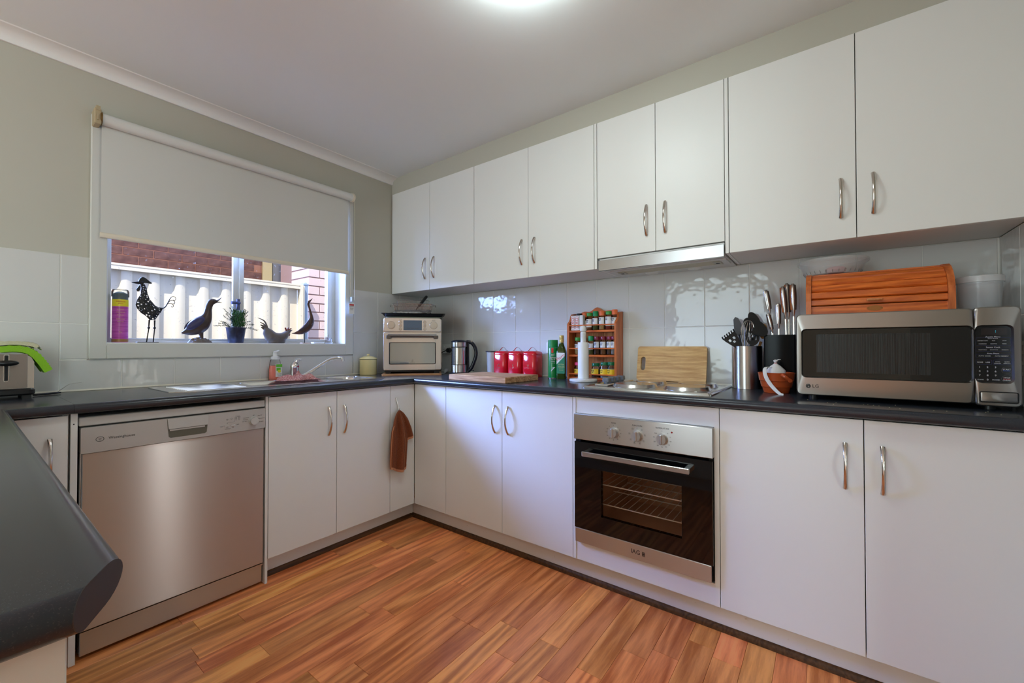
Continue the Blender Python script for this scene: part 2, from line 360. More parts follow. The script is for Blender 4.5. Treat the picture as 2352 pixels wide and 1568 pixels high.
tiles(we, cells, 'e')
tiles(ws, [(-0.2046 * (k + 1), -0.2046 * k - 0.001, z0, z1) for k in range(4) for z0, z1 in ((0.922, 1.22), (1.22, 1.522))], 's')
P('grout', M().box(-2.4, -1.986, 0.0008, 0.006, 0.92, 1.524).box(-0.66, 0, 0.0008, 0.006, 0.92, 1.524).box(-1.99, -0.65, 0.0008, 0.006, 0.92, 1.06), GROUT, wn, smooth=False)
P('grout', M().box(0.0008, 0.006, END, 0, 0.92, 1.522), GROUT, we, smooth=False)
P('grout', M().box(-0.82, 0, END - 0.006, END - 0.0008, 0.92, 1.522), GROUT, ws, smooth=False)
P('silicone_bead', M().prism([(0.004, 0.918), (-0.005, 0.918), (0.0, 0.927), (0.004, 0.927)], 'x', -2.4, -0.001), SILIC, wn)
k_ = M().loops([[(p[0], y, p[1]) for p in [(0.004, 0.918), (-0.005, 0.918), (0.0, 0.927), (0.004, 0.927)]] for y in (END, -0.001)])
P('silicone_bead', k_, SILIC, we)

# window
win = sroot('window_1', ((WX0 + WX1) / 2, 0, WZ0)); ox = -(WX0 + WX1) / 2
def wp(name, m, mt, lab=None, **kw):
    m.move(0, Matrix.Translation((ox, 0, -WZ0))); return P(name, m, mt, win, lab, **kw)
AX0, AX1, AZ0, AZ1 = -1.986, -0.660, 1.060, 2.187
wp('architrave', M().box(AX0, WX0 - 0.002, -0.016, 0.004, AZ0, AZ1, 0.003), TRIMW)
wp('architrave', M().box(WX1 + 0.002, AX1, -0.016, 0.004, AZ0, AZ1, 0.003), TRIMW)
wp('architrave', M().box(WX0 - 0.002, WX1 + 0.002, -0.016, 0.004, AZ0, WZ0 - 0.003, 0.003), TRIMW)
wp('architrave', M().box(WX0 - 0.002, WX1 + 0.002, -0.016, 0.004, WZ1 + 0.003, AZ1, 0.003), TRIMW)
wp('reveal_board', M().box(WX0 - 0.012, WX0, -0.010, 0.115, WZ0 - 0.01, WZ1 + 0.01, 0.001), CORN)
wp('reveal_board', M().box(WX1, WX1 + 0.012, -0.010, 0.115, WZ0 - 0.01, WZ1 + 0.01, 0.001), CORN)
wp('sill_board', M().box(WX0 - 0.012, WX1 + 0.012, -0.014, 0.115, WZ0 - 0.016, WZ0, 0.002), CORN)
wp('reveal_board', M().box(WX0 - 0.012, WX1 + 0.012, -0.010, 0.115, WZ1, WZ1 + 0.012, 0.001), CORN)
ALU = mat('window_aluminium', (0.60, 0.58, 0.50, 1), 0.35, metal=0.25)
wp('frame_rail', M().box(WX0, WX0 + 0.030, 0.105, 0.160, WZ0, WZ1, 0.002), ALU)
wp('frame_rail', M().box(WX1 - 0.052, WX1, 0.115, 0.160, WZ0, WZ1, 0.002).box(WX1 - 0.060, WX1 - 0.030, 0.108, 0.150, WZ0 + 0.012, WZ1, 0.002), ALU)
wp('frame_rail', M().box(WX0, WX1, 0.108, 0.165, WZ0, WZ0 + 0.013, 0.002).box(WX0, WX1, 0.140, 0.160, WZ0, WZ0 + 0.024, 0.001), ALU)
wp('frame_rail', M().box(WX0, WX1, 0.105, 0.165, WZ1 - 0.03, WZ1, 0.002), ALU)
wp('sash_stile', M().box(-1.336, -1.311, 0.108, 0.128, WZ0 + 0.013, WZ1 - 0.03, 0.002), ALU)
wp('sash_stile', M().box(-1.362, -1.334, 0.128, 0.150, WZ0 + 0.013, WZ1 - 0.03, 0.002), ALU)
wp('sash_rail', M().box(-1.311, WX1 - 0.06, 0.108, 0.126, WZ0 + 0.013, WZ0 + 0.030, 0.002), ALU)
wp('pane', M().box(WX0 + 0.03, -1.350, 0.138, 0.142, WZ0 + 0.013, WZ1 - 0.03), PANE, smooth=False)
wp('pane', M().box(-1.311, WX1 - 0.055, 0.115, 0.119, WZ0 + 0.028, WZ1 - 0.03), PANE, smooth=False)
lt = wp('latch', M().box(-1.352, -1.336, 0.094, 0.108, 1.335, 1.400, 0.002).tube([(-1.340, 0.088, 1.376), (-1.358, 0.082, 1.376), (-1.386, 0.080, 1.374)], [0.008, 0.008, 0.009], 8), mat('blue_grey_metal', S(92, 96, 132), 0.35, metal=0.6), 'dark blue grey metal window latch')
wp('sash_lock', M().box(-0.80, -0.795, 0.085, 0.107, 1.145, 1.185).box(-0.812, -0.765, 0.085, 0.089, 1.172, 1.178).box(-0.77, -0.765, 0.085, 0.089, 1.15, 1.178).box(-0.815, -0.76, 0.08, 0.107, 1.138, 1.146).cyl((-0.785, 0.09, 1.165), (-0.785, 0.107, 1.165), 0.010, 12).cyl((-0.788, 0.09, 1.17), (-0.788, 0.09, 1.20), 0.003, 6), SATIN, 'small metal sash lock')

# roller blind
bl = thing('roller_blind', 'white roller blind half drawn over the kitchen window', 'blind', (-1.33, -0.03, 2.15)); bo = Matrix.Translation((1.33, 0.03, -2.15))
def bp_(name, m, mt, lab=None, par=None): m.move(0, bo); return P(name, m, mt, par or bl, lab)
BLF = mat('blind_fabric', (0.64, 0.64, 0.60, 1), 0.8, spec=0.15, bump=(600, 0.05, 0.0005))
bp_('roller_tube', M().cyl((-1.960, -0.048, 2.160), (-0.700, -0.048, 2.160), 0.026, 24), mat('blind_roll_fabric', (0.70, 0.70, 0.67, 1), 0.8, spec=0.15))
bp_('fabric', M().box(-1.955, -0.712, -0.0305, -0.0295, 1.635, 2.160), BLF)
bp_('bottom_rail', M().tube([(-1.957, -0.030, 1.632), (-0.710, -0.030, 1.632)], 0.011, 10, ell=(1.15, 0.7)), CREAMP)
br = bp_('bracket', M().box(-1.985, -1.962, -0.075, 0.0, 2.125, 2.195, 0.003).box(-1.980, -1.966, -0.078, -0.02, 2.185, 2.205).box(-1.978, -1.972, -0.082, -0.074, 2.14, 2.165), mat('aged_bracket', S(176, 160, 128), 0.5))
bp_('gear_ring', M().cyl((-1.966, -0.048, 2.160), (-1.958, -0.048, 2.160), 0.031, 20), mat('brass_ring', S(120, 92, 48), 0.4, metal=0.5))
bp_('bracket', M().cyl((-0.700, -0.048, 2.160), (-0.684, -0.048, 2.160), 0.030, 20).box(-0.696, -0.682, -0.048, 0.0, 2.145, 2.175), CREAMP)
ch = M(); zz = 2.13
while zz > 1.44:
    ch.ell((-0.689, -0.075, zz), 0.0022, 0.0022, 0.0028, 6, 4); ch.ell((-0.689, -0.022, zz), 0.0022, 0.0022, 0.0028, 6, 4); zz -= 0.0062
o = bp_('bead_chain', ch, CREAMP); o['kind'] = 'stuff'
bp_('chain_tensioner', M().box(-0.696, -0.684, -0.056, -0.016, 1.43, 1.465, 0.003), mat('clear_grey', S(170, 170, 165), 0.3))
tg = bp_('warning_tag', M().box(-0.716, -0.674, -0.050, -0.0492, 1.345, 1.420, 0.0), WHITEP, 'small white paper tag with red heading')
bp_('tag_print', M().box(-0.712, -0.678, -0.0506, -0.0499, 1.402, 1.414), mat('red_print', S(196, 70, 70), 0.7), None, tg)
bp_('tag_print', M().text('WARNING', 0.0075, TF(-0.695, -0.0507, 1.396)).text('Young children', 0.0048, TF(-0.695, -0.0507, 1.386)).text('can strangle in', 0.0048, TF(-0.695, -0.0507, 1.380)).text('cord loops', 0.0048, TF(-0.695, -0.0507, 1.374)), GREYINK, None, tg)

# ceiling light
cl = thing('ceiling_light', 'round white dome ceiling light glowing above the kitchen floor', 'light', (-1.268, -1.916, CZ))
P('base_ring', M().lathe([(0, 0), (0.19, 0), (0.19, -0.018), (0.175, -0.022), (0, -0.022)], 40), WHITEP, cl)
P('diffuser', M().lathe([(0.172, -0.021), (0.170, -0.045), (0.150, -0.068), (0.11, -0.084), (0.05, -0.092), (0, -0.094)], 40), mat('lit_diffuser', (1, 1, 1, 1), 0.5, emit=(0.86, 1.0, 1.0, 1), es=20.0), cl)

# ---------------------------------------------------------------- cabinets
def handle_mesh():
    pts = []; rs = []
    for i in range(17):
        t = i / 16; z = -0.074 + 0.148 * t
        pts.append((0, -0.004 - 0.027 * math.sin(math.pi * t) ** 0.8, z)); rs.append(0.0048 + 0.0024 * abs(2 * t - 1) ** 2)
    return M().tube(pts, rs, 10, ell=(0.75, 1.0)).mesh('handle', NICKEL)
HND = handle_mesh()
def door(par, x0, x1, yf, z0, z1, hx=None, hz=None, name='door', th=0.018):
    d = P(name, M().box(x0 + 0.0013, x1 - 0.0013, yf, yf + th, z0, z1, 0.001), LAM, par, smooth=False)
    if hx is not None: link('handle', HND, d, (hx, yf, hz))
    return d
def carcass(par, x0, x1, depth, z0, z1, top=True, back=0.0):
    m = M(); t = 0.016
    m.box(x0, x0 + t, -depth, -0.002 - back, z0, z1).box(x1 - t, x1, -depth, -0.002 - back, z0, z1).box(x0 + t, x1 - t, -depth, -0.002 - back, z0, z0 + t)
    if top: m.box(x0 + t, x1 - t, -depth, -0.002 - back, z1 - t, z1)
    return P('carcass', m, CARC, par, smooth=False)
UZ0, UZ1 = 1.524, 2.297
def wall_cab(label, y0, wd, splits, hoff, z0=UZ0, filler=()):
    t = thing('wall_cabinet', label, 'cabinet', (0, y0, 0), STOVE)
    carcass(t, 0.0, wd, 0.303, z0 if z0 == UZ0 else z0 - 0.0, UZ1 - 0.002)
    e = [0.0 + (filler[0] if filler else 0)] + splits + [wd - (filler[1] if filler else 0)]
    for i in range(len(e) - 1): door(t, e[i], e[i + 1], -0.322, z0, UZ1, *( (hoff[i], z0 + 0.155) if hoff[i] is not None else (None, None)))
    return t
wall_cab('white two-door wall cabinet in the corner above the countertop oven', -0.003, 0.856, [0.430], [0.385, 0.477])
wall_cab('white two-door wall cabinet above the red canisters', -0.860, 0.856, [0.430], [0.385, 0.476])
hc = wall_cab('short white two-door cabinet directly above the range hood', -1.717, 0.641, [0.323], [0.279, 0.369], z0=1.578, filler=(0.016, 0.016))
P('side_filler', M().box(0.001, 0.0145, -0.322, -0.304, UZ0, UZ1).box(0.001, 0.0145, -0.304, -0.004, UZ0, 1.577), LAM, hc, smooth=False)
P('side_filler', M().box(0.6265, 0.640, -0.322, -0.304, UZ0, UZ1).box(0.6265, 0.640, -0.304, -0.004, UZ0, 1.577), LAM, hc, smooth=False)
wc = wall_cab('wide white two-door wall cabinet above the microwave', -2.359, 0.857, [0.430], [0.384, 0.478])

DZ0, DZ1 = 0.114, 0.876
def base_cab(label, loc, rz, wd, splits, hx, x0=0.0, depth=0.56, extra=None):
    t = thing('base_cabinet', label, 'cabinet', loc, rz)
    carcass(t, x0, wd, depth, DZ0 - 0.002, 0.880, top=False)
    e = [x0] + splits + [wd]
    for i in range(len(e) - 1): door(t, e[i], e[i + 1], -0.58, DZ0, DZ1, *((hx[i], 0.722) if hx[i] is not None else (None, None)))
    return t
b1 = base_cab('white two-door base cabinet left of the wall oven with daylight on it', (0, -0.866, 0), STOVE, 0.860, [0.430], [0.384, 0.474])
b1p = P('corner_panel', M().box(-0.284, -0.0015, -0.58, -0.562, DZ0, DZ1, 0.001), LAM, b1, smooth=False)
b2 = base_cab('white two-door base cabinet right of the wall oven below the microwave', (0, -2.362, 0), STOVE, 0.854, [0.426], [0.378, 0.471])
oh = thing('oven_housing', 'white oven housing with blank panels above and below the wall oven', 'cabinet', (0, -1.727, 0), STOVE)
P('carcass', M().box(0.0005, 0.0155, -0.562, -0.002, DZ0, 0.88).box(0.6175, 0.634, -0.562, -0.002, DZ0, 0.88).box(0.0155, 0.6175, -0.56, -0.002, DZ0, 0.13), CARC, oh, smooth=False)
P('side_stile', M().box(0.0005, 0.0148, -0.58, -0.5625, DZ0, DZ1), LAM, oh, smooth=False)
P('side_stile', M().box(0.6165, 0.634, -0.58, -0.5625, DZ0, DZ1), LAM, oh, smooth=False)
P('upper_panel', M().box(0.0155, 0.616, -0.577, -0.56, 0.802, DZ1), LAM, oh, smooth=False)
P('lower_panel', M().box(0.0155, 0.616, -0.577, -0.56, DZ0, 0.198), LAM, oh, smooth=False)
sb = base_cab('white two-door sink cabinet beside the dishwasher', (-1.457, 0, 0), 0, 0.691, [0.346], [0.299, 0.388])
P('corner_panel', M().box(0.6925, 0.8755, -0.58, -0.562, DZ0, DZ1, 0.001), LAM, sb, smooth=False)
kt = thing('kickboard', 'white kickboard below the sink cabinet', 'kickboard', (-1.0, -0.505, 0))
P('board', M().box(-0.457, 0.485, 0, 0.016, 0.012, 0.1115), LAM, kt, smooth=False)
ke = thing('kickboard', 'long white kickboard below the stove wall cabinets', 'kickboard', (-0.53, -1.8, 0), STOVE)
P('board', M().box(-1.294, 1.414, 0, 0.016, 0.012, 0.1115), mat('scuffed_kick_laminate', (0.74, 0.725, 0.69, 1), 0.5, var=((0.60, 0.55, 0.47, 1), 60, 0.66, 0.76)), ke, smooth=False)
def quad(name, pts):
    pr = [(0, 0), (0.013, 0)] + [(0.013 * math.cos(R(a)), 0.024 * math.sin(R(a))) for a in (30, 55, 75)] + [(0, 0.024)]
    m = M(); (x0, y0), (x1, y1) = pts
    if abs(x0 - x1) > abs(y0 - y1): m.loops([[(x, y0 - p[0], p[1]) for p in pr] for x in (x0, x1)])
    else: m.loops([[(x0 - p[0], y, p[1]) for p in pr] for y in (y0, y1)])
    struct(P(name, m, QUAD))
quad('baseboard_north', [(-1.457, -0.505), (-0.543, -0.505)]); quad('baseboard_east', [(-0.53, -0.505), (-0.53, END)])
ep = thing('end_panel', 'thin white end panel right of the dishwasher', 'panel', (-1.4635, -0.3, 0)); P('board', M().box(-0.0055, 0.0055, -0.278, 0.29, 0.002, 0.880), LAM, ep, smooth=False)
ep = thing('end_panel', 'white end panel left of the dishwasher with a small black nick', 'panel', (-2.096, -0.3, 0))
P('board', M().box(-0.0085, 0.0085, -0.278, 0.29, 0.001, 0.880), LAM, ep, smooth=False); P('nick', M().box(-0.003, 0.001, -0.2785, -0.278, 0.842, 0.8455), INK, ep)
lc = thing('base_cabinet', 'white corner cabinet with one handle left of the dishwasher', 'cabinet', (-2.107, 0, 0))
carcass(lc, -0.176, 0, 0.56, DZ0, 0.88, top=False); door(lc, -0.174, -0.003, -0.58, DZ0, DZ1, -0.047, 0.727)
pc = thing('base_cabinet', 'white cabinet under the dark peninsula worktop in the foreground', 'cabinet', (-2.29, -1.4, 0))
P('carcass', M().box(-0.60, -0.002, -0.772, 1.39, 0.10, 0.880), CARC, pc, smooth=False)
P('end_panel', M().box(-0.62, 0.002, -0.790, -0.7725, 0.001, 0.880, 0.001), LAM, pc, smooth=False)
P('kick', M().box(-0.60, -0.05, -0.77, 0.82, 0.0005, 0.10), LAM, pc, smooth=False)

# worktop
wt = thing('worktop', 'dark charcoal laminate worktop running along both walls and the peninsula', 'worktop', (-0.3, -0.3, BT - 0.0175)); wo = Matrix.Translation((0.3, 0.3, -(BT - 0.0175)))
WD, RB, ZC = 0.615, 0.0175, BT - 0.0175
fr = arc(0, ZC, RB, 90, -90, 10)            # bullnose, (depth beyond centre, z)
fr = [(WD - RB + p[0], p[1]) for p in fr]
def run(m, axis, d0, d1, s, e):
    pr = ([(d0, ZC - RB), (d0, BT)] if d1 < WD else [(d0, ZC - RB), (d0, BT)]) + (fr if d1 >= WD else [(d1, BT), (d1, ZC - RB)])
    mk = (lambda a, d, z: (a, -d, z)) if axis == 'x' else (lambda a, d, z: (-d, a, z))
    m.loops([[mk(s(d), d, z) for d, z in pr], [mk(e(d), d, z) for d, z in pr]])
m = M(); kf = lambda v: (lambda d: v)
run(m, 'x', 0.0, WD, kf(-2.10), kf(-1.455)); run(m, 'x', 0.0, 0.115, kf(-1.455), kf(-0.74)); run(m, 'x', 0.462, WD, kf(-1.455), kf(-0.74)); run(m, 'x', 0.0, WD, kf(-0.74), lambda d: -d)
run(m, 'x', 0.115, 0.462, kf(-1.045), kf(-0.995))
m.move(0, wo); P('worktop_section', m, BENCH, wt, ang=25)
m = M(); run(m, 'y', 0.0, WD, lambda d: -d - 0.0006, kf(END + 0.001)); m.move(0, wo); P('worktop_section', m, BENCH, wt, ang=25)
ls = []; XR, YF = -2.245, -2.215; A, B_ = (XR, -2.135), (-2.288, YF); sl = (B_[1] - A[1]) / (B_[0] - A[0])
for k in range(13):
    a = R(90 - 180 * k / 12); ins = RB - RB * math.cos(a); z = ZC + RB * math.sin(a); xr = XR - ins; yf = YF + ins; yi = -WD + ins
    ls.append([(-2.1006, 0, z), (-2.1006, yi, z), (xr, yi, z), (xr, A[1] + (xr - A[0]) * sl, z), (A[0] + (yf - A[1]) / sl, yf, z), (-2.95, yf, z), (-2.95, 0, z)])
m = M().loops(ls[::-1]); m.bm.faces.ensure_lookup_table()
capv = [(Vector(l[3]), Vector(l[4])) for l in ls]
fd = [f for f in m.bm.faces if len(f.verts) == 4 and all(abs((v.co.x - A[0]) * sl - (v.co.y - A[1])) < 1e-5 for v in f.verts)]
bmesh.ops.delete(m.bm, geom=fd, context='FACES_ONLY')
m.move(0, wo); P('worktop_section', m, BENCH, wt, ang=25)
ec = M(); nv = Vector((-sl, 1, 0)).normalized() * -0.0006
ec.loops([[p + nv * t for p in [c[0] for c in capv] + [c[1] for c in capv[::-1]]] for t in (0, 1)]); ec.move(0, wo)
P('end_cap', ec, mat('bench_edge_tape', S(40, 38, 40), 0.5), wt, 'flat dark end cap on the clipped corner', smooth=False)
# ---------------------------------------------------------------- outside the window
ground = struct(P('ground', M().box(-9, 6, 0.25, 9, -0.3, -0.2), mat('side_yard_paving', (0.34, 0.32, 0.28, 1), 0.9, var=((0.22, 0.20, 0.17, 1), 8, 0.3, 0.7)), smooth=False))
CB = mat('cream_colorbond', (0.70, 0.635, 0.50, 1), 0.45, spec=0.4)
fe = thing('fence', 'cream corrugated steel fence with boxed top rail outside the window', 'fence', (-1.4, 1.2, -0.2))
def ribs(x0, x1):
    pts = []; x = x0
    while x < x1:          # pan (far), slope, rounded crest (near), steep return
        pts += [(x, 0.047), (x + 0.046, 0.047), (x + 0.058, 0.036)]
        pts += [(x + 0.058 + 0.066 * t, 0.036 - 0.021 * math.sin(math.pi * (0.22 + 0.6 * t)) ) for t in (0.1, 0.3, 0.5, 0.7, 0.9, 1.0)]
        pts += [(x + 0.128, 0.047)]; x += 0.1525
    return pts
def sheet(x0, n):
    fp = ribs(x0 + 0.0001, x0 + n * 0.1525 - 0.01); fp.append((x0 + n * 0.1525 if n == 5 else -0.447, 0.047))
    return M().loops([[(p[0] + 1.4, p[1], z) for p in fp] for z in (0.05, 1.86)], False, False, closed=False)
for i in range(4): P('fence_sheet', sheet(-3.104 + 0.7625 * i, 5 if i < 3 else 2), CB, fe, ang=50)
rail_p = [(-0.012, 1.85), (-0.012, 1.868), (-0.006, 1.872), (-0.006, 1.876), (-0.012, 1.880), (-0.012, 1.893), (0.062, 1.893), (0.062, 1.85), (0.052, 1.85), (0.052, 1.858), (0.002, 1.858), (0.002, 1.85)]
P('top_rail', M().loops([[(x, p[0], p[1]) for p in rail_p] for x in (-3.2, 0.955)]), CB, fe, smooth=False)
P('end_channel', M().box(0.957, 0.985, -0.012, 0.06, 0.05, 1.893, 0.002).box(0.986, 1.003, 0.0, 0.055, 0.05, 1.885, 0.002), CB, fe)
BP = mat('blue_grey_post', S(140, 160, 186), 0.45)
P('end_post', M().box(1.006, 1.050, 0.03, 0.085, 0.0, 1.90, 0.003), BP, fe, 'pale blue grey square end post'); P('post_cap', M().box(1.002, 1.054, 0.026, 0.089, 1.895, 1.915, 0.004).lathe([(0.022, 1.915), (0.018, 1.925), (0, 1.930)], 12, (1.028, 0.057, 0)), BP, fe)
BRK = mat('brown_brick', S(150, 104, 88), 0.85, var=(S(112, 74, 64), 14, 0.35, 0.7), bump=(60, 0.4, 0.002))
MORT = mat('red_mortar', S(196, 134, 104), 0.95)
nw = thing('neighbour_house', 'brown brick house wall with a window beyond the cream fence', 'house', (-0.6, 2.9, -0.2))
P('mortar_wall', M().box(-1.25, 0.60, 0.010, 0.22, 0, 2.85).box(0.88, 1.9, 0.010, 0.22, 0, 2.85).box(0.60, 0.88, 0.010, 0.22, 0, 1.7), MORT, nw, smooth=False)
cache = {}
for r_ in range(18, 33):
    z0 = 0.086 * r_ + 0.005; off = 0.12 if r_ % 2 else 0.0; x = -1.22 + off - 0.02
    while x < 1.1:
        x1 = x + 0.23
        if r_ >= 20 and x1 > 0.5: 
            if x > 0.40: x += 0.24; continue
            x1 = min(x1, 0.515)
        k = round(x1 - x, 3)
        if k not in cache: cache[k] = M().box(0, k, 0, 0.012, 0, 0.076, 0.003).mesh('brick', BRK, False)
        link('brick', cache[k], nw, (x, random.uniform(-0.001, 0.001), z0)); x += 0.24
WFM = mat('ochre_window_frame', S(226, 196, 138), 0.5)
P('window_frame', M().box(0.520, 0.632, -0.02, 0.05, 1.70, 2.85, 0.003), WFM, nw, 'ochre window frame')
P('window_gasket', M().box(0.633, 0.645, -0.005, 0.05, 1.70, 2.85), BLACKP, nw); P('window_pane', M().box(0.645, 0.77, 0.02, 0.03, 1.70, 2.85), mat('grey_obscure_glass', S(150, 140, 132), 0.25, spec=0.6, bump=(120, 0.2, 0.002)), nw)
P('downpipe', M().tube([(0.80, -0.045, 0.1), (0.80, -0.045, 2.36)], 0.045, 14).cyl((0.80, -0.045, 2.34), (0.80, -0.045, 2.39), 0.051, 14), mat('pale_blue_pipe', S(150, 180, 236), 0.4), nw, 'pale blue downpipe')
P('wall_stub', M().box(0.86, 1.15, -0.02, 0.01, 1.6, 2.85), BRK, nw, smooth=False)
P('eave', M().box(-1.5, 2.4, -0.55, 0.3, 2.86, 2.90).box(-1.5, 2.4, -0.62, -0.55, 2.84, 3.0), CREAMP, nw, smooth=False)
PBK = mat('pink_brick', S(206, 184, 184), 0.8, var=(S(120, 96, 96), 90, 0.70, 0.78), bump=(70, 0.3, 0.002))
pier = thing('brick_pier', 'pale pink speckled brick pier with dark joints at the fence end', 'pier', (-0.28, 1.36, -0.2))
P('mortar_core', M().box(0.004, 0.53, 0.004, 0.6, 0, 2.6), mat('dark_mortar', S(134, 108, 104), 0.95), pier, smooth=False)
for r_ in range(12, 27):
    z0 = 0.086 * r_ + 0.031; xs = [(0, 0.176), (0.186, 0.40), (0.41, 0.535)] if r_ % 2 else [(0, 0.29), (0.30, 0.535)]
    if r_ % 2: xs = [(0, 0.110), (0.118, 0.348), (0.356, 0.535)]
    else: xs = [(0, 0.228), (0.236, 0.466), (0.474, 0.535)]
    for i, (a, b) in enumerate(xs): P('brick', M().box(a, b, 0, 0.35 if i == 0 else 0.1, z0, z0 + 0.074, 0.002), PBK, pier, smooth=False)

struct(P('roof_eave', M().box(-6.5, 3.0, 0.25, 0.40, 2.44, 2.47).box(-6.5, 3.0, 0.40, 0.46, 2.42, 2.56).box(-6.5, 3.0, -0.2, 0.46, 2.56, 2.62), CREAMP, smooth=False))
# ---------------------------------------------------------------- range hood
rh = thing('range_hood', 'stainless slide-out range hood under the short wall cabinet', 'range hood', (0, -1.717, 0), STOVE)
PALEG = mat('pale_grey_enamel', (0.62, 0.62, 0.60, 1), 0.4)
P('housing', M().box(0.026, 0.622, -0.315, -0.006, 1.518, 1.574), PALEG, rh, smooth=False)
P('front_strip', M().box(0.028, 0.624, -0.334, -0.316, 1.508, 1.564, 0.002), mat('hood_steel', (0.45, 0.45, 0.45, 1), 0.26, metal=1.0, aniso=0.8), rh)
P('filter', M().box(0.085, 0.585, -0.235, -0.125, 1.5135, 1.518), mat('greasy_filter_mesh', (0.52, 0.48, 0.36, 1), 0.5, metal=0.3, bump=(900, 0.4, 0.001)), rh, smooth=False)
P('filter_frame', M().box(0.055, 0.615, -0.243, -0.236, 1.512, 1.518).box(0.055, 0.615, -0.124, -0.117, 1.512, 1.518).box(0.055, 0.084, -0.236, -0.124, 1.512, 1.518).box(0.586, 0.615, -0.236, -0.124, 1.512, 1.518), PALEG, rh, smooth=False)
for x in (0.10, 0.57): P('filter_latch', M().box(x - 0.018, x + 0.018, -0.205, -0.155, 1.509, 1.5135, 0.001), mat('dull_latch', (0.45, 0.44, 0.38, 1), 0.5), rh); P('latch_slot', M().box(x - 0.008, x + 0.008, -0.19, -0.17, 1.5085, 1.509), BLACKM, rh)
for x in (0.22, 0.44): P('lamp_cover', M().lathe([(0, 1.5125), (0.030, 1.5125), (0.034, 1.516), (0.034, 1.518), (0, 1.518)], 24, (x, -0.065, 0)), mat('frosted_lamp', (0.75, 0.75, 0.72, 1), 0.3), rh)
P('switch', M().box(0.225, 0.285, -0.288, -0.272, 1.514, 1.518).box(0.30, 0.36, -0.288, -0.272, 1.514, 1.518), SILVERP, rh, smooth=False)

# ---------------------------------------------------------------- dishwasher
dw = thing('dishwasher', 'stainless steel dishwasher with silver control panel under the dark worktop', 'dishwasher', (-1.7785, -0.3, 0))
LIGHTP = mat('light_grey_plastic', (0.56, 0.545, 0.52, 1), 0.4, metal=0.15)
P('cabinet_body', M().box(-0.300, 0.300, -0.245, 0.28, 0.02, 0.835), BLACKP, dw, smooth=False)
P('top_lid', M().box(-0.306, 0.307, -0.277, 0.28, 0.833, 0.865, 0.003), LIGHTP, dw)
cpn = P('control_panel', M().loops([[(x, y - 0.3 + 0.3, z) for x, z in rrect(-0.302, 0.305, 0.736, 0.828, 0.004, 2)] for y in (-0.245, -0.285)]), SILVERP, dw)
P('handle_pocket', M().loops([[(x, -0.2856, z) for x, z in [(-0.061, 0.8275), (0.080, 0.8275), (0.073, 0.755), (0.066, 0.750), (-0.049, 0.750), (-0.055, 0.755)]], [(x, -0.2853, z) for x, z in [(-0.061, 0.8275), (0.080, 0.8275), (0.073, 0.755), (0.066, 0.750), (-0.049, 0.750), (-0.055, 0.755)]]]), mat('shadow_grey_plastic', S(98, 96, 84), 0.5), cpn, smooth=False)
P('handle_flap', M().loops([[(-0.060, -0.2857, 0.8275), (0.079, -0.2857, 0.8275), (0.076, -0.2857, 0.786), (-0.056, -0.2857, 0.786)], [(-0.060, -0.2875, 0.8275), (0.079, -0.2875, 0.8275), (0.076, -0.291, 0.786), (-0.056, -0.291, 0.786)]]).box(-0.052, 0.066, -0.288, -0.2857, 0.778, 0.784), SILVERP, cpn, smooth=False)
P('program_dial', M().cyl((0.2545, -0.285, 0.776), (0.2545, -0.288, 0.776), 0.0205, 28).cyl((0.2545, -0.288, 0.776), (0.2545, -0.303, 0.776), 0.0175, 28, 0.0165), LIGHTP, cpn)
P('push_button', M().box(0.139, 0.156, -0.2875, -0.285, 0.764, 0.7705, 0.001).box(0.163, 0.180, -0.2875, -0.285, 0.764, 0.7705, 0.001), LIGHTP, cpn)
y_ = -0.2853; m = M()
for s_, x, z, sz in (('off', 0.2545, 0.8005, 0.006), ('Rinse/Hold', 0.224, 0.793, 0.005), ('Pots 70°', 0.282, 0.797, 0.0055), ('Normal 65°C', 0.288, 0.783, 0.005), ('Eco 50°C', 0.288, 0.768, 0.005), ('Economy', 0.222, 0.785, 0.005), ('Fast 40°C', 0.219, 0.777, 0.005), ('Progress', 0.190, 0.806, 0.005), ('Wash', 0.196, 0.801, 0.0045), ('Dry', 0.195, 0.795, 0.0045), ('End', 0.195, 0.789, 0.0045), ('Delay Start', 0.151, 0.7545, 0.005), ('Reset', 0.191, 0.769, 0.0045), ('Water', 0.128, 0.767, 0.0045)):
    m.text(s_, sz, TF(x, y_, z))
m.box(0.181, 0.1855, y_ - 0.0002, y_, 0.7995, 0.8015).box(0.181, 0.1855, y_ - 0.0002, y_, 0.7940, 0.796).box(0.181, 0.1855, y_ - 0.0002, y_, 0.7885, 0.7905).box(0.1475, 0.151, y_ - 0.0002, y_, 0.7775, 0.7795).box(0.148, 0.177, y_ - 0.0002, y_, 0.7815, 0.782).box(0.1765, 0.177, y_ - 0.0002, y_, 0.782, 0.802)
for cx, cz in ((0.149, 0.795), (0.166, 0.797), (0.171, 0.759), (0.149, 0.7605)): m.tube([(cx + 0.003 * math.cos(R(a)), y_, cz + 0.003 * math.sin(R(a))) for a in range(0, 360, 30)], 0.0004, 4, closed=True)
P('panel_print', m, GREYINK, cpn, smooth=False)
m = M().text('Westinghouse', 0.0128, TF(-0.1935, y_, 0.7820), 0.0003)
m.text('W', 0.0085, TF(-0.253, y_, 0.7815)).tube([(-0.253 + 0.0105 * math.cos(R(a)), y_, 0.7815 + 0.0085 * math.sin(R(a))) for a in range(0, 360, 15)], 0.0007, 4, closed=True).box(-0.256, -0.250, y_ - 0.0002, y_, 0.7765, 0.7772)
P('brand_lettering', m, INK, cpn, smooth=False)
P('door_panel', M().box(-0.298, 0.304, -0.276, -0.246, 0.104, 0.7355, 0.003), STEEL, dw)
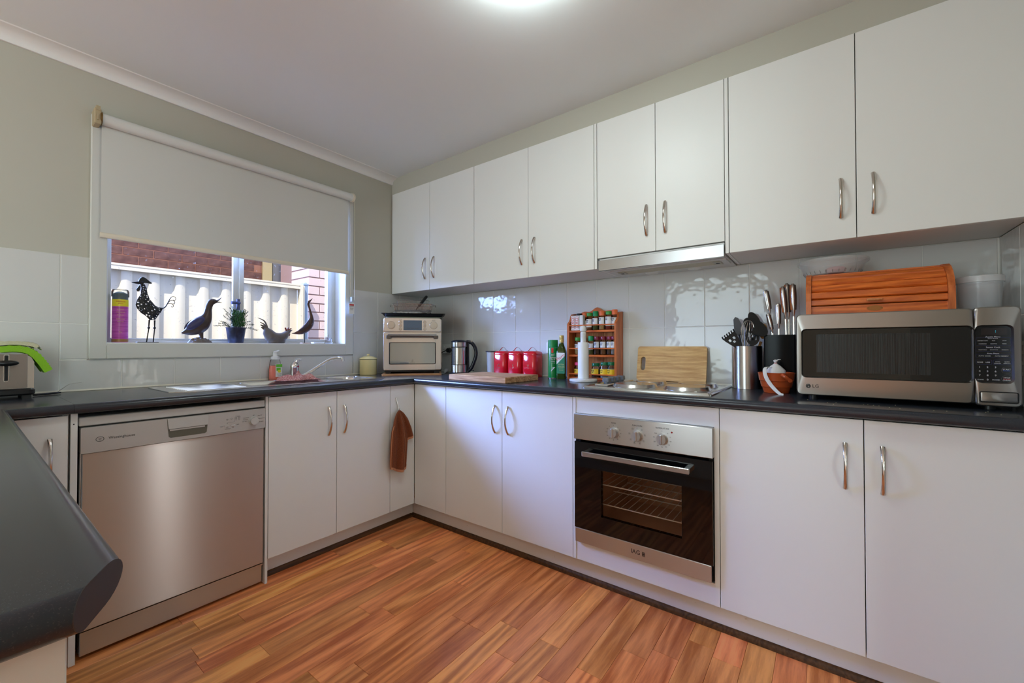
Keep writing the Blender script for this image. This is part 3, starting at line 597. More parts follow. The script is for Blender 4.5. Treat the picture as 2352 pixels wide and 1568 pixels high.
P('door_side_strip', M().box(-0.3015, -0.2985, -0.27, -0.246, 0.104, 0.7355), LIGHTP, dw, smooth=False)
P('kick_plate', M().box(-0.297, 0.303, -0.262, -0.24, 0.012, 0.096, 0.002).box(-0.297, 0.303, -0.270, -0.262, 0.092, 0.099), STEELD, dw)
for x in (-0.27, 0.27):
    for y in (-0.2, 0.22): P('foot', M().cyl((x, y, 0.0), (x, y, 0.03), 0.016, 10), BLACKP, dw)

# ---------------------------------------------------------------- wall oven
ov = thing('wall_oven', 'built-in wall oven with black glass door and steel control panel', 'oven', (0, -1.743, 0), STOVE)
CAV = mat('floor_reflection_brown', S(206, 166, 136), 0.35, spec=0.6)  # wood floor's reflection put into the cavity's brown
P('oven_body', M().box(0.020, 0.580, -0.545, -0.54, 0.215, 0.79).box(0.003, 0.0205, -0.56, -0.12, 0.203, 0.796).box(0.5795, 0.597, -0.56, -0.12, 0.203, 0.796).box(0.0205, 0.5795, -0.56, -0.12, 0.775, 0.796).box(0.0205, 0.5795, -0.56, -0.12, 0.203, 0.225).box(0.0205, 0.5795, -0.14, -0.12, 0.225, 0.775), BLACKM, ov, smooth=False) if False else None
P('oven_body', M().box(0.003, 0.0205, -0.574, -0.12, 0.203, 0.796).box(0.5795, 0.597, -0.574, -0.12, 0.203, 0.796).box(0.0205, 0.5795, -0.574, -0.12, 0.775, 0.796).box(0.0205, 0.5795, -0.574, -0.12, 0.203, 0.225).box(0.0205, 0.5795, -0.14, -0.12, 0.225, 0.775), BLACKM, ov, smooth=False)
P('cavity', M().box(0.085, 0.090, -0.573, -0.16, 0.29, 0.62).box(0.51, 0.515, -0.573, -0.16, 0.29, 0.62).box(0.085, 0.515, -0.573, -0.16, 0.285, 0.29).box(0.085, 0.515, -0.573, -0.16, 0.62, 0.625).box(0.085, 0.515, -0.165, -0.16, 0.29, 0.62), CAV, ov, smooth=False)
for z in (0.385, 0.475):
    m = M()
    for k in range(13): m.cyl((0.105 + k * 0.0325, -0.54, z), (0.105 + k * 0.0325, -0.18, z), 0.0014, 5)
    m.cyl((0.092, -0.54, z), (0.508, -0.54, z), 0.0026, 6).cyl((0.092, -0.18, z), (0.508, -0.18, z), 0.0026, 6).cyl((0.092, -0.36, z + 0.004), (0.508, -0.36, z + 0.004), 0.0022, 6)
    P('wire_rack', m, mat('bright_wire', (0.86, 0.85, 0.82, 1), 0.3) if 'bright_wire' not in MATS else MATS['bright_wire'], ov)
dr = P('door', M().box(0.002, 0.135, -0.598, -0.5755, 0.2725, 0.672).box(0.483, 0.598, -0.598, -0.5755, 0.2725, 0.672).box(0.135, 0.483, -0.598, -0.5755, 0.556, 0.672).box(0.135, 0.483, -0.598, -0.5755, 0.2725, 0.347), BGLASS, ov, smooth=False)
P('door_window', M().box(0.135, 0.483, -0.597, -0.593, 0.347, 0.556), thin_glass('oven_glass', (0.93, 0.88, 0.84, 1), 0.10), dr, smooth=False)
P('handle', M().box(0.060, 0.522, -0.642, -0.632, 0.618, 0.640, 0.002).box(0.060, 0.082, -0.632, -0.599, 0.620, 0.638, 0.001).box(0.500, 0.522, -0.632, -0.599, 0.620, 0.638, 0.001), SATIN, dr)
P('lower_strip', M().box(0.004, 0.592, -0.599, -0.5755, 0.206, 0.2715, 0.002), STEEL, dr)
P('brand_lettering', M().text('IAG', 0.026, TF(0.293, -0.5993, 0.2385), 0.0004, sx=0.95).box(0.322, 0.3245, -0.5997, -0.5991, 0.229, 0.2475).box(0.3265, 0.329, -0.5997, -0.5991, 0.229, 0.2475).box(0.331, 0.3335, -0.5997, -0.5991, 0.229, 0.2475).box(0.322, 0.3335, -0.5997, -0.5991, 0.2365, 0.239), INK, dr, smooth=False)
cp = P('control_panel', M().box(0.0, 0.600, -0.603, -0.574, 0.684, 0.801, 0.002), STEEL, ov)
for kx, kz in ((0.198, 0.735), (0.304, 0.735), (0.409, 0.7345)):
    kb = P('control_knob', M().cyl((kx, -0.603, kz), (kx, -0.606, kz), 0.0235, 28).cyl((kx, -0.606, kz), (kx, -0.622, kz), 0.0215, 28, 0.0195).box(kx - 0.004, kx + 0.004, -0.629, -0.62, kz - 0.020, kz + 0.020, 0.002), mat('knob_satin', (0.55, 0.54, 0.52, 1), 0.3, metal=0.8), cp)
m = M(); y_ = -0.6033
for s_, x, z in (('TIMER', 0.198, 0.777), ('FUNCTION', 0.304, 0.7775), ('TEMPERATURE', 0.409, 0.7785)): m.text(s_, 0.0085, TF(x, y_, z))
for kx in (0.198, 0.304, 0.409):
    m.box(kx - 0.0012, kx + 0.0012, y_ - 0.0002, y_, 0.7665, 0.769)
for i, (s_, a) in enumerate((('10', 55), ('20', 28), ('40', 0), ('50', -28), ('60', -55), ('80', -90), ('90', -125), ('100', -152), ('110', 180), ('120', 152), ('0', 125))): m.text(s_, 0.0055, TF(0.198 + 0.033 * math.cos(R(a)), y_, 0.735 + 0.032 * math.sin(R(a))))
for a in (55, 10, -35, -70, -110, -145, 170, 125):
    cx, cz = 0.304 + 0.034 * math.cos(R(a)), 0.735 + 0.033 * math.sin(R(a)); q = 0.0032
    m.tube([(cx - q, y_, cz - q), (cx + q, y_, cz - q), (cx + q, y_, cz + q), (cx - q, y_, cz + q)], 0.0004, 4, closed=True); m.box(cx - 0.0018, cx + 0.0018, y_ - 0.0002, y_, cz - 0.0006, cz + 0.0006)
for s_, a in (('50', 50), ('75', 20), ('100', -10), ('125', -38), ('150', -64), ('175', -92), ('200', -122), ('225', -155), ('250', 172), ('MAX', 140)): m.text(s_, 0.0055, TF(0.409 + 0.034 * math.cos(R(a)), y_, 0.7345 + 0.033 * math.sin(R(a))))
P('dial_print', m, GREYINK, cp, smooth=False)
P('indicator_light', M().cyl((0.448, -0.603, 0.7665), (0.448, -0.6048, 0.7665), 0.0035, 12), mat('red_lens', S(140, 24, 24), 0.2), cp)

# ---------------------------------------------------------------- electric hob
hb = thing('electric_hob', 'stainless electric hob with four solid plates and side knobs', 'hob', (0, -1.757, BT), STOVE)
P('hob_tray', M().loops([[(x, y, z) for x, y in rrect(a, b, c, d, 0.012, 3)] for a, b, c, d, z in ((0, 0.572, -0.545, -0.072, 0), (0, 0.572, -0.545, -0.072, 0.005), (0.006, 0.566, -0.539, -0.078, 0.010), (0.016, 0.556, -0.529, -0.088, 0.009), (0.020, 0.552, -0.525, -0.092, 0.005))]), SATIN, hb)
P('control_strip', M().box(0.024, 0.095, -0.46, -0.12, 0.006, 0.016, 0.004), SATIN, hb)
for x, y, r in ((0.200, -0.385, 0.104), (0.436, -0.372, 0.099), (0.210, -0.185, 0.080), (0.436, -0.190, 0.092)):
    e = P('hot_plate', M().lathe([(0, 0.022), (r * 0.86, 0.022), (r * 0.93, 0.021), (r, 0.008), (r * 1.02, 0.006), (r * 1.02, 0.0052)], 40, (x, y, 0)), SATIN, hb)
for i, y in enumerate((-0.385, -0.325, -0.265, -0.205)):
    P('control_knob', M().cyl((0.056, y, 0.016), (0.056, y, 0.020), 0.015, 16).loops([[(0.056 + a, y + b, z) for a, b in rrect(-s, s, -s, s, s * 0.5, 3)] for s, z in ((0.0175, 0.0205), (0.0195, 0.024), (0.0185, 0.040), (0.016, 0.043))]), mat('smoky_knob', S(96, 104, 112), 0.15, spec=0.8), hb)

# ---------------------------------------------------------------- sink and tap
sk = thing('kitchen_sink', 'long stainless sink with left drainer set into the dark worktop', 'sink', (-1.25, -0.28, BT))
SKM = mat('sink_steel', (0.70, 0.69, 0.67, 1), 0.20, metal=1.0)
o1 = [(-0.545, -0.14), (-0.46, -0.205), (0.50, -0.205), (0.545, -0.16), (0.545, 0.19), (0.51, 0.215), (-0.52, 0.215), (-0.545, 0.19)]
bw1, bw2 = rrect(-0.200, 0.205, -0.165, 0.150, 0.07, 5), rrect(0.265, 0.500, -0.150, 0.135, 0.07, 5)
P('sink_top', M().plate(o1, [bw1, bw2], 0.0004, 0.0035), SKM, sk, smooth=False)
def bowl(x0, x1, y0, y1, dep):
    return M().loops([[(x, y, z) for x, y in rrect(x0 + i, x1 - i, y0 + i, y1 - i, 0.07 - i * 0.5, 5)] for i, z in ((-0.0005, 0.0034), (0.003, -0.003), (0.008, -0.02), (0.015, -dep + 0.03), (0.03, -dep + 0.006), (0.05, -dep))], False, True)
P('bowl', bowl(-0.200, 0.205, -0.165, 0.150, 0.17), SKM, sk, ang=60); P('bowl', bowl(0.265, 0.500, -0.150, 0.135, 0.13), SKM, sk, ang=60)
m = M()
for k in range(12): m.tube([(-0.485, -0.155 + k * 0.028, 0.004), (-0.25, -0.155 + k * 0.028, 0.0038)], 0.0035, 6, ell=(0.7, 1))
P('drainer_ridges', m, SKM, sk)
P('waste', M().lathe([(0, 0.002), (0.02, 0.002), (0.04, 0.004), (0.045, 0.0)], 20, (0, -0.01, -0.17)), CHROME, sk)
tp = thing('mixer_tap', 'chrome mixer tap with long angled spout over the sink', 'tap', (-1.105, -0.095, BT + 0.0036))
P('tap_body', M().lathe([(0, 0), (0.028, 0), (0.027, 0.008), (0.024, 0.010), (0.0235, 0.062), (0.0255, 0.066), (0.0255, 0.080), (0.022, 0.090), (0, 0.096)], 24), CHROME, tp)
P('lever', M().tube([(-0.006, 0, 0.074), (0.002, -0.004, 0.096), (0.016, -0.006, 0.113), (0.036, -0.008, 0.118)], [0.021, 0.017, 0.010, 0.006], 14, ell=(0.8, 1)), CHROME, tp)
P('hot_cold_button', M().cyl((0.008, -0.026, 0.075), (0.008, -0.029, 0.075), 0.005, 10), mat('tap_red', S(150, 40, 80), 0.3), tp)
sp = smoothline([(0.018, -0.012, 0.012), (0.05, -0.03, 0.022), (0.11, -0.055, 0.065), (0.17, -0.08, 0.108), (0.215, -0.10, 0.124), (0.245, -0.112, 0.124)], 5)
P('spout', M().tube(sp, [0.0135 - 0.0045 * min(1, i / 14) for i in range(len(sp))], 12), CHROME, tp)
P('aerator', M().cyl((0.246, -0.1125, 0.130), (0.250, -0.114, 0.104), 0.0105, 14), CHROME, tp)

# ---------------------------------------------------------------- microwave
mw = thing('microwave', 'stainless microwave oven with black glass door beside the knife block', 'microwave', (-0.02, -2.603, BT), STOVE)
MS = mat('microwave_steel', (0.32, 0.30, 0.28, 1), 0.30, metal=1.0, aniso=0.6, bump=(40, 0.01, 0.001))
P('case', M().box(0.006, 0.548, -0.395, -0.02, 0.017, 0.312, 0.004), mat('microwave_case', S(120, 118, 116), 0.4, metal=0.5), mw)
for x in (0.05, 0.50):
    for y in (-0.36, -0.06): P('foot', M().cyl((x, y, 0.0), (x, y, 0.018), 0.016, 12), BLACKP, mw)
def frontplate(x0, x1, z0, z1, hx0, hx1, hz0, hz1, bulge):
    # steel frame around a window, slightly bowed outwards
    m = M(); yb, yf = -0.396, -0.420
    out = rrect(x0, x1, z0, z1, 0.012, 3); inn = rrect(hx0, hx1, hz0, hz1, 0.014, 3)
    m.loops([[(x, yb, z) for x, z in out], [(x, yf + 0.004, z) for x, z in out], [(x + (0.003 if x < (x0 + x1) / 2 else -0.003), yf, z + (0.003 if z < 0.16 else -0.003)) for x, z in out], [(x, yf - 0.004, z) for x, z in inn], [(x, yf + 0.006, z) for x, z in rrect(hx0 + 0.005, hx1 - 0.005, hz0 + 0.005, hz1 - 0.005, 0.011, 3)]], False, False); return m
dm = P('door', frontplate(0.0, 0.4575, 0.018, 0.317, 0.016, 0.4574, 0.082, 0.263, 0), MS, mw)
P('door_glass', M().box(0.018, 0.457, -0.416, -0.398, 0.084, 0.261), BGLASS, dm, smooth=False)
P('window_mesh', M().box(0.062, 0.362, -0.4166, -0.4161, 0.103, 0.242), mat('perforated_screen', S(40, 42, 42), 0.25, spec=0.5, var=(S(10, 10, 11), 90, 0.45, 0.55, (9, 1, 0.05))), dm, smooth=False)
P('brand_lettering', M().text('LG', 0.0165, TF(0.056, -0.4245, 0.051), 0.0003).lathe([(0, 0), (0.0072, 0), (0.0072, 0.0004), (0, 0.0004)], 20), INK, dm, smooth=False) if False else None
lg = M().text('LG', 0.0165, TF(0.058, -0.4245, 0.051), 0.0003); k0 = lg.mark(); lg.lathe([(0, 0), (0.0075, 0), (0.0075, 0.0006), (0, 0.0006)], 20); lg.move(k0, TF(0.036, -0.4242, 0.051)); P('brand_lettering', lg, INK, dm, smooth=False)
lo = M().tube([(0.036 + 0.0048 * math.cos(R(a)), -0.4250, 0.051 + 0.0048 * math.sin(R(a))) for a in range(40, 330, 20)], 0.0005, 4).box(0.0355, 0.0362, -0.4253, -0.4248, 0.0485, 0.0535).box(0.0362, 0.039, -0.4253, -0.4248, 0.0485, 0.0491)
P('logo_lines', lo, SATIN, dm, smooth=False)
cpm = P('control_frame', frontplate(0.4595, 0.5565, 0.014, 0.319, 0.4596, 0.540, 0.084, 0.263, 0), MS, mw)
P('keypad', M().box(0.460, 0.538, -0.416, -0.398, 0.086, 0.261), mat('keypad_black', S(6, 7, 14), 0.15), cpm, smooth=False)
P('release_button', M().loops([[(x, y, z) for x, z in rrect(0.471 + i, 0.545 - i, 0.028 + i, 0.056 - i, 0.003, 2)] for y, i in ((-0.410, 0), (-0.4247, 0), (-0.4252, 0.0008))]), MS, cpm)
P('button_surround', M().tube([(x, -0.4243, z) for x, z in rrect(0.469, 0.547, 0.026, 0.058, 0.004, 2)], 0.0012, 4, closed=True), DARKGAP, cpm)
P('display', M().box(0.475, 0.528, -0.4166, -0.4162, 0.232, 0.253), mat('display_smoke', S(30, 22, 24), 0.2), cpm, smooth=False)
m = M(); y_ = -0.4164; X0, ZT = 0.4615, 0.2245
def kt(s_, x, z, sz): m.text(s_, sz, TF(x, y_, z))
kt('Aussie Menu', 0.4990, 0.2265, 0.0060); kt('Sensor Reheat', 0.4990, 0.2215, 0.0036)
for s_, x, z in (('DINNER PLATE', 0.4775, 0.2145), ('RICE', 0.4985, 0.2145), ('SOUP', 0.5225, 0.2145), ('CASSEROLE', 0.4775, 0.2050), ('RISOTTO', 0.4985, 0.2050), ('PIZZA', 0.5225, 0.2050), ('VEGETABLES', 0.4775, 0.1865), ('RICE/PASTA', 0.4990, 0.1865), ('DESSERTS', 0.5235, 0.1865)): kt(s_, x + (0.0020 if 0.49 < x < 0.51 else 0), z, 0.0032)
kt('Sensor Cook', 0.4990, 0.1945, 0.0055); kt('Auto Menu', 0.4990, 0.1755, 0.0055); kt('AUTO COOK', 0.4815, 0.1675, 0.0042); kt('AUTO REHEAT', 0.5165, 0.1675, 0.0042)
kt('MORE', 0.4715, 0.1480, 0.0048); kt('LESS', 0.4880, 0.1480, 0.0048); kt('AUTO', 0.5080, 0.1500, 0.0034); kt('DEFROST', 0.5080, 0.1450, 0.0034); kt('QUICK', 0.5270, 0.1500, 0.0034); kt('DEFROST', 0.5270, 0.1450, 0.0034)
for i, s_ in enumerate('123456789'): kt(s_, 0.4705 + 0.0165 * (i % 3), 0.1330 - 0.0125 * (i // 3), 0.0075)
kt('CLOCK', 0.4720, 0.0945, 0.0040); kt('0', 0.4870, 0.0945, 0.0075); kt('POWER', 0.5045, 0.0945, 0.0046)
kt('START', 0.5260, 0.1270, 0.0056); kt('STOP', 0.5260, 0.1015, 0.0056); kt('CLEAR', 0.5260, 0.0945, 0.0056)
P('key_lettering', m, WINK, cpm, smooth=False)
m = M()
for a, b, c, d in ((0.464, 0.535, 0.200, 0.224), (0.464, 0.535, 0.182, 0.192), (0.464, 0.535, 0.1625, 0.173), (0.464, 0.496, 0.142, 0.1555), (0.499, 0.535, 0.142, 0.1555)): m.tube([(x, y_, z) for x, z in rrect(a, b, c, d, 0.002, 2)], 0.0003, 4, closed=True)
P('key_outline', m, mat('blue_ink', S(60, 64, 110), 0.5), cpm, smooth=False)
m = M()
for cz in (0.1245, 0.0985): m.tube([(0.526 + 0.0105 * math.cos(R(a)), y_, cz + 0.0105 * math.sin(R(a))) for a in range(0, 360, 15)], 0.0006, 4, closed=True)
P('round_key', m, GREYINK, cpm); P('key_bar', M().box(0.519, 0.533, y_ - 0.0004, y_, 0.1225, 0.1235), mat('blue_bar', S(60, 110, 230), 0.5), cpm, smooth=False); P('key_bar', M().box(0.519, 0.533, y_ - 0.0004, y_, 0.0977, 0.0985), mat('red_bar', S(210, 30, 40), 0.5), cpm, smooth=False)
m = M(); [m.box(x, x + 0.0012, y_ - 0.0004, y_, z, z + 0.0014) for x, z in ((0.5040, 0.2445), (0.5040, 0.2405))]; P('clock_colon', m, mat('cyan_led', S(60, 170, 190), 0.5, emit=S(60, 190, 210), es=0.8), cpm, smooth=False)
# ---------------------------------------------------------------- countertop oven in the corner, and what is on it
bb = thing('wooden_board', 'thin wooden board under the countertop oven', 'board', (-0.345, -0.285, BT), R(-42))
P('board', M().prism(rrect(-0.205, 0.200, -0.165, 0.135, 0.012), 'z', 0.0005, 0.0105), wood('tan_board', S(206, 156, 108), S(170, 118, 72), scale=(4, 30, 30)), bb)
af = thing('countertop_oven', 'stainless countertop air fryer oven in the corner between both walls', 'oven', (-0.330, -0.269, BT + 0.011), R(-42))
P('case', M().prism(rrect(-0.200, 0.200, 0.022, 0.392, 0.02, 3), 'y', 0.145, -0.13), SATIN, af)
P('base', M().box(-0.19, 0.19, -0.135, 0.13, 0.012, 0.024), BLACKP, af, smooth=False)
for x in (-0.165, 0.165):
    for y in (-0.12, 0.11): P('foot', M().box(x - 0.018, x + 0.018, y - 0.015, y + 0.015, 0.0, 0.014, 0.002), BLACKP, af)
m = M()
for k in range(7): m.box(-0.2008, -0.2, -0.07, 0.05, 0.25 + k * 0.016, 0.256 + k * 0.016).box(-0.2008, -0.2, -0.07, 0.05, 0.06 + k * 0.016, 0.066 + k * 0.016)
P('side_vents', m, DARKGAP, af, smooth=False)
AFS = mat('oven_silver_steel', (0.84, 0.88, 0.93, 1), 0.22, metal=1.0, aniso=0.5)
pn = P('control_panel', M().prism(rrect(-0.196, 0.196, 0.292, 0.389, 0.012, 3), 'y', -0.131, -0.148, 0.002), AFS, af)
for kx in (-0.145, 0.145):
    P('control_knob', M().cyl((kx, -0.148, 0.338), (kx, -0.151, 0.338), 0.0255, 28).cyl((kx, -0.151, 0.338), (kx, -0.168, 0.338), 0.022, 28, 0.021).tube([(kx + 0.026 * math.cos(R(a)), -0.1485, 0.338 + 0.026 * math.sin(R(a))) for a in range(0, 360, 15)], 0.0012, 4, closed=True), mat('knob_chrome', (0.80, 0.80, 0.78, 1), 0.18, metal=0.9), pn)
for kx in (-0.083, 0.083):
    for kz in (0.312, 0.336, 0.360): P('push_button', M().cyl((kx, -0.148, kz), (kx, -0.152, kz), 0.0085, 18).tube([(kx + 0.0105 * math.cos(R(a)), -0.1482, kz + 0.0105 * math.sin(R(a))) for a in range(0, 360, 24)], 0.0007, 4, closed=True), SATIN, pn)
P('display', M().box(-0.063, 0.063, -0.1495, -0.147, 0.302, 0.372, 0.001), mat('lcd_display', S(92, 108, 124), 0.12, spec=0.6), pn)
P('lettering', M().text('AIR FRY', 0.007, TF(0.145, -0.1483, 0.374)).text('TOAST  BAKE  ROAST', 0.008, TF(0, -0.1499, 0.316)).text('TIME/TEMP', 0.004, TF(-0.083, -0.1483, 0.376)), GREYINK, pn, smooth=False)
da = P('door', M().box(-0.197, -0.158, -0.146, -0.131, 0.026, 0.286, 0.002).box(0.158, 0.197, -0.146, -0.131, 0.026, 0.286, 0.002).box(-0.158, 0.158, -0.146, -0.131, 0.218, 0.286).box(-0.158, 0.158, -0.146, -0.131, 0.026, 0.064), AFS, af, smooth=False)
P('door_gasket', M().tube([(x, -0.1455, z) for x, z in rrect(-0.156, 0.156, 0.066, 0.216, 0.008, 2)], 0.0022, 6, closed=True), BLACKP, da)
P('door_window', M().box(-0.157, 0.157, -0.1425, -0.1385, 0.065, 0.217), mat('oven_window', (0.50, 0.56, 0.58, 1), 0.05, metal=0.75), da, smooth=False)
P('warning_mark', M().tube([(-0.014, -0.143, 0.075), (0.014, -0.143, 0.075), (0, -0.143, 0.099)], 0.0008, 4, closed=True).text('!', 0.014, TF(0, -0.1432, 0.0835)), GREYINK, da, smooth=False)
P('handle', M().tube([(-0.165, -0.182, 0.262), (0.165, -0.182, 0.262)], 0.0105, 12, ell=(1, 0.8)).box(-0.176, -0.143, -0.190, -0.146, 0.243, 0.266, 0.004).box(0.143, 0.176, -0.190, -0.146, 0.243, 0.266, 0.004), mat('handle_dark', (0.17, 0.16, 0.15, 1), 0.25, metal=0.8), da)
AT = BT + 0.011 + 0.392
def top(name, lab, cat, dz, dx=0, dy=0, rz=-42): return thing(name, lab, cat, (-0.330 + dx, -0.269 + dy, AT + dz), R(rz))
t = top('rubber_mat', 'thin grey green mat hanging over the countertop oven top', 'mat', 0.0)
P('mat', M().prism(rrect(-0.185, 0.206, -0.140, 0.12, 0.02), 'z', 0.0003, 0.0035), mat('grey_green_rubber', S(128, 138, 124), 0.7), t)
t = top('baking_tray', 'black flat baking tray on top of the countertop oven', 'tray', 0.004)
P('tray', M().loops([[(x, y, z) for x, y in rrect(-0.19 - i, 0.20 + i, -0.13 - i, 0.12 + i, 0.015)] for i, z in ((0, 0.002), (0.004, 0.003), (0.018, 0.022), (0.026, 0.024), (0.026, 0.026), (0.016, 0.025), (0.002, 0.006))], True, True), BLACKP, t)
t = top('foil_sheet', 'crumpled aluminium foil lying on the black baking tray', 'foil', 0.0105)
random.seed(3)
P('foil', M().grid(lambda u, v: (-0.165 + 0.30 * u, -0.125 + 0.22 * v, 0.022 + 0.018 * math.sin(math.pi * u) ** 0.5 * math.sin(math.pi * v) ** 0.3 + random.uniform(-0.004, 0.004)), 22, 14), SATIN, t, smooth=False)
t = top('wire_basket', 'silver wire mesh fry basket standing on the foil', 'basket', 0.056)
WM = mat('wire_mesh_steel', (0.42, 0.42, 0.44, 1), 0.25, metal=1.0)
m = M(); X_, Y0, Y1, HT = 0.14, -0.11, 0.09, 0.044
for a, z in ((0.0, HT), (0.012, 0.0)): m.tube([(x, y, z) for x, y in rrect(-X_ + a, X_ - a, Y0 + a, Y1 - a, 0.02, 3)], 0.0022, 5, closed=True)
P('rim_wires', m, WM, t)
m = M(); n_ = 46
for k in range(n_):
    x = -X_ + 0.01 + (2 * X_ - 0.02) * k / (n_ - 1)
    for y, yy in ((Y0, Y0 + 0.012), (Y1, Y1 - 0.012)): m.tube([(x, y, HT), (x * 0.95, yy, 0.0)], 0.0008, 3, cap=False)
for k in range(7):
    a = 0.012 * (1 - k / 6); z = HT * k / 6
    m.tube([(x, y, z) for x, y in rrect(-X_ + a, X_ - a, Y0 + a, Y1 - a, 0.02, 2)], 0.0008, 3, closed=True)
for k in range(14):
    y = Y0 + 0.015 + (Y1 - Y0 - 0.03) * k / 13
    m.tube([(-X_ + 0.012, y, 0.0), (X_ - 0.012, y, 0.0)], 0.0007, 3, cap=False)
    for s in (-1, 1): m.tube([(s * X_, y, HT), (s * (X_ - 0.012), y, 0)], 0.0007, 3, cap=False)
for k in range(24): x = -X_ + 0.015 + (2 * X_ - 0.03) * k / 23; m.tube([(x, Y0 + 0.012, 0), (x, Y1 - 0.012, 0)], 0.0007, 3, cap=False)
o = P('mesh', m, WM, t, smooth=False); o['kind'] = 'stuff'
for s in (-1, 1): P('loop_handle', M().tube([(s * X_, -0.04, HT), (s * (X_ + 0.018), -0.038, HT - 0.002), (s * (X_ + 0.022), -0.01, HT - 0.014), (s * (X_ + 0.018), 0.02, HT - 0.002), (s * X_, 0.022, HT)], 0.0018, 6), WM, t)
t = top('wire_rack', 'fine wire rack propped upright in the mesh basket', 'rack', 0.063)
m = M().tube([(x, 0.055, z) for x, z in rrect(-0.120, 0.115, 0.0, 0.080, 0.012, 3)], 0.0022, 6, closed=True)
for k in range(30): m.tube([(-0.117 + 0.229 * k / 29, 0.055, 0.002), (-0.117 + 0.229 * k / 29, 0.055, 0.078)], 0.0008, 3, cap=False)
for k in range(1, 7): m.tube([(-0.119, 0.055, 0.080 * k / 7), (0.114, 0.055, 0.080 * k / 7)], 0.0008, 3, cap=False)
P('wires', m, WM, t)
t = top('basket_tongs', 'black ribbed handle leaning out of the wire basket', 'utensil', 0.058)
P('handle', M().tube([(0.040, -0.06, 0.030), (0.058, -0.05, 0.056), (0.092, -0.03, 0.102)], [0.009, 0.011, 0.0105], 10, ell=(1, 0.6)).ell((0.0925, -0.0297, 0.103), 0.0105, 0.007, 0.0095, 10, 6), BLACKP, t)
P('shank', M().tube([(0.020, -0.07, 0.003), (0.040, -0.06, 0.030)], 0.004, 6), BLACKP, t)

yc = thing('enamel_canister', 'cream yellow enamel canister with lid beside the countertop oven', 'canister', (-0.580, -0.078, BT))
CRE = mat('cream_enamel', S(232, 214, 150), 0.22, spec=0.5)
P('body', M().lathe([(0, 0.0005), (0.056, 0.0005), (0.058, 0.004), (0.058, 0.104), (0.0595, 0.107), (0, 0.107)], 32), CRE, yc)
P('rim_line', M().lathe([(0.0598, 0.1072), (0.0612, 0.1085), (0.0598, 0.110)], 32), BLACKP, yc)
ld = P('lid', M().lathe([(0.058, 0.1105), (0.061, 0.1115), (0.058, 0.117), (0.040, 0.127), (0.014, 0.133), (0, 0.133)], 32), CRE, yc)
P('knob', M().lathe([(0.006, 0.132), (0.006, 0.136), (0.0105, 0.139), (0.010, 0.146), (0, 0.148)], 16), CRE, ld)

# ---------------------------------------------------------------- kettle, sockets
ke = thing('kettle', 'glass and steel electric kettle with a black curved handle', 'kettle', (-0.205, -0.615, BT), R(-53))
P('power_base', M().lathe([(0, 0.0005), (0.074, 0.0005), (0.074, 0.010), (0.066, 0.018), (0, 0.018)], 28), BLACKP, ke)
P('lower_band', M().lathe([(0, 0.019), (0.058, 0.019), (0.058, 0.070), (0.0565, 0.072), (0, 0.072)], 32), STEEL, ke)
P('glass_wall', M().lathe([(0.0555, 0.072), (0.0555, 0.196)], 32), JARG, ke)
P('inner_column', M().lathe([(0.052, 0.074), (0.052, 0.190)], 32), mat('mirror_inner', (0.62, 0.60, 0.58, 1), 0.18, metal=0.9), ke)
P('upper_band', M().lathe([(0.0568, 0.196), (0.0575, 0.198), (0.0575, 0.228), (0.054, 0.229), (0.054, 0.196)], 32), STEEL, ke)
P('black_ring', M().lathe([(0.0585, 0.1935), (0.0585, 0.1975)], 32).lathe([(0.0585, 0.0705), (0.0585, 0.0735)], 32), BLACKP, ke)
NAVYB = mat('navy_black_plastic', S(22, 26, 40), 0.25)
P('lid', M().lathe([(0.058, 0.229), (0.058, 0.235), (0.048, 0.242), (0.025, 0.246), (0, 0.247)], 32), NAVYB, ke)
hp = smoothline([(0.050, 0, 0.232), (0.085, 0, 0.226), (0.112, 0, 0.190), (0.118, 0, 0.140), (0.102, 0, 0.085), (0.080, 0, 0.040), (0.060, 0, 0.026)], 5)
P('handle', M().tube(hp, 0.0125, 12, ell=(1.0, 0.85)), NAVYB, ke); P('handle_spine', M().box(0.056, 0.070, -0.010, 0.010, 0.03, 0.225, 0.003), NAVYB, ke)
P('lid_button', M().box(0.070, 0.095, -0.007, 0.007, 0.232, 0.240, 0.002), SATIN, ke); P('switch_lever', M().box(0.066, 0.104, -0.006, 0.006, 0.028, 0.033, 0.001), NAVYB, ke)
m = M(); [m.box(-0.034, -0.026, -0.0505, -0.0498, 0.095 + 0.017 * k, 0.0965 + 0.017 * k) for k in range(6)]; P('level_marks', m, GREYINK, ke, smooth=False)
def socket(name, lab, y, z):
    t = thing(name, lab, 'socket', (-0.0012, y, z), STOVE)
    P('plate', M().prism(rrect(-0.058, 0.058, -0.036, 0.036, 0.005, 3), 'y', 0.0, -0.008, 0.002), WHITEP, t)
    for x in (-0.034, 0.034): P('rocker_switch', M().box(x - 0.007, x + 0.007, -0.0105, -0.008, 0.012, 0.026, 0.001), WHITEP, t)
    for x in (-0.028, 0.028): P('pin_slot', M().box(x - 0.009, x - 0.005, -0.0083, -0.0079, -0.008, 0.002).box(x + 0.005, x + 0.009, -0.0083, -0.0079, -0.008, 0.002).box(x - 0.0015, x + 0.0015, -0.0083, -0.0079, -0.022, -0.013), BLACKM, t, smooth=False)
    return t
socket('wall_socket', 'white double wall socket between countertop oven and kettle', -0.290, 1.096)
socket('wall_socket', 'white double wall socket behind the green spray can', -1.275, 1.108)
pg = thing('power_plug', 'round black plug with a black cord in the wall socket', 'plug', (-0.010, -0.319, 1.087), STOVE)
P('plug', M().cyl((0, 0, 0), (0, -0.024, 0), 0.021, 20, 0.017), BLACKP, pg)
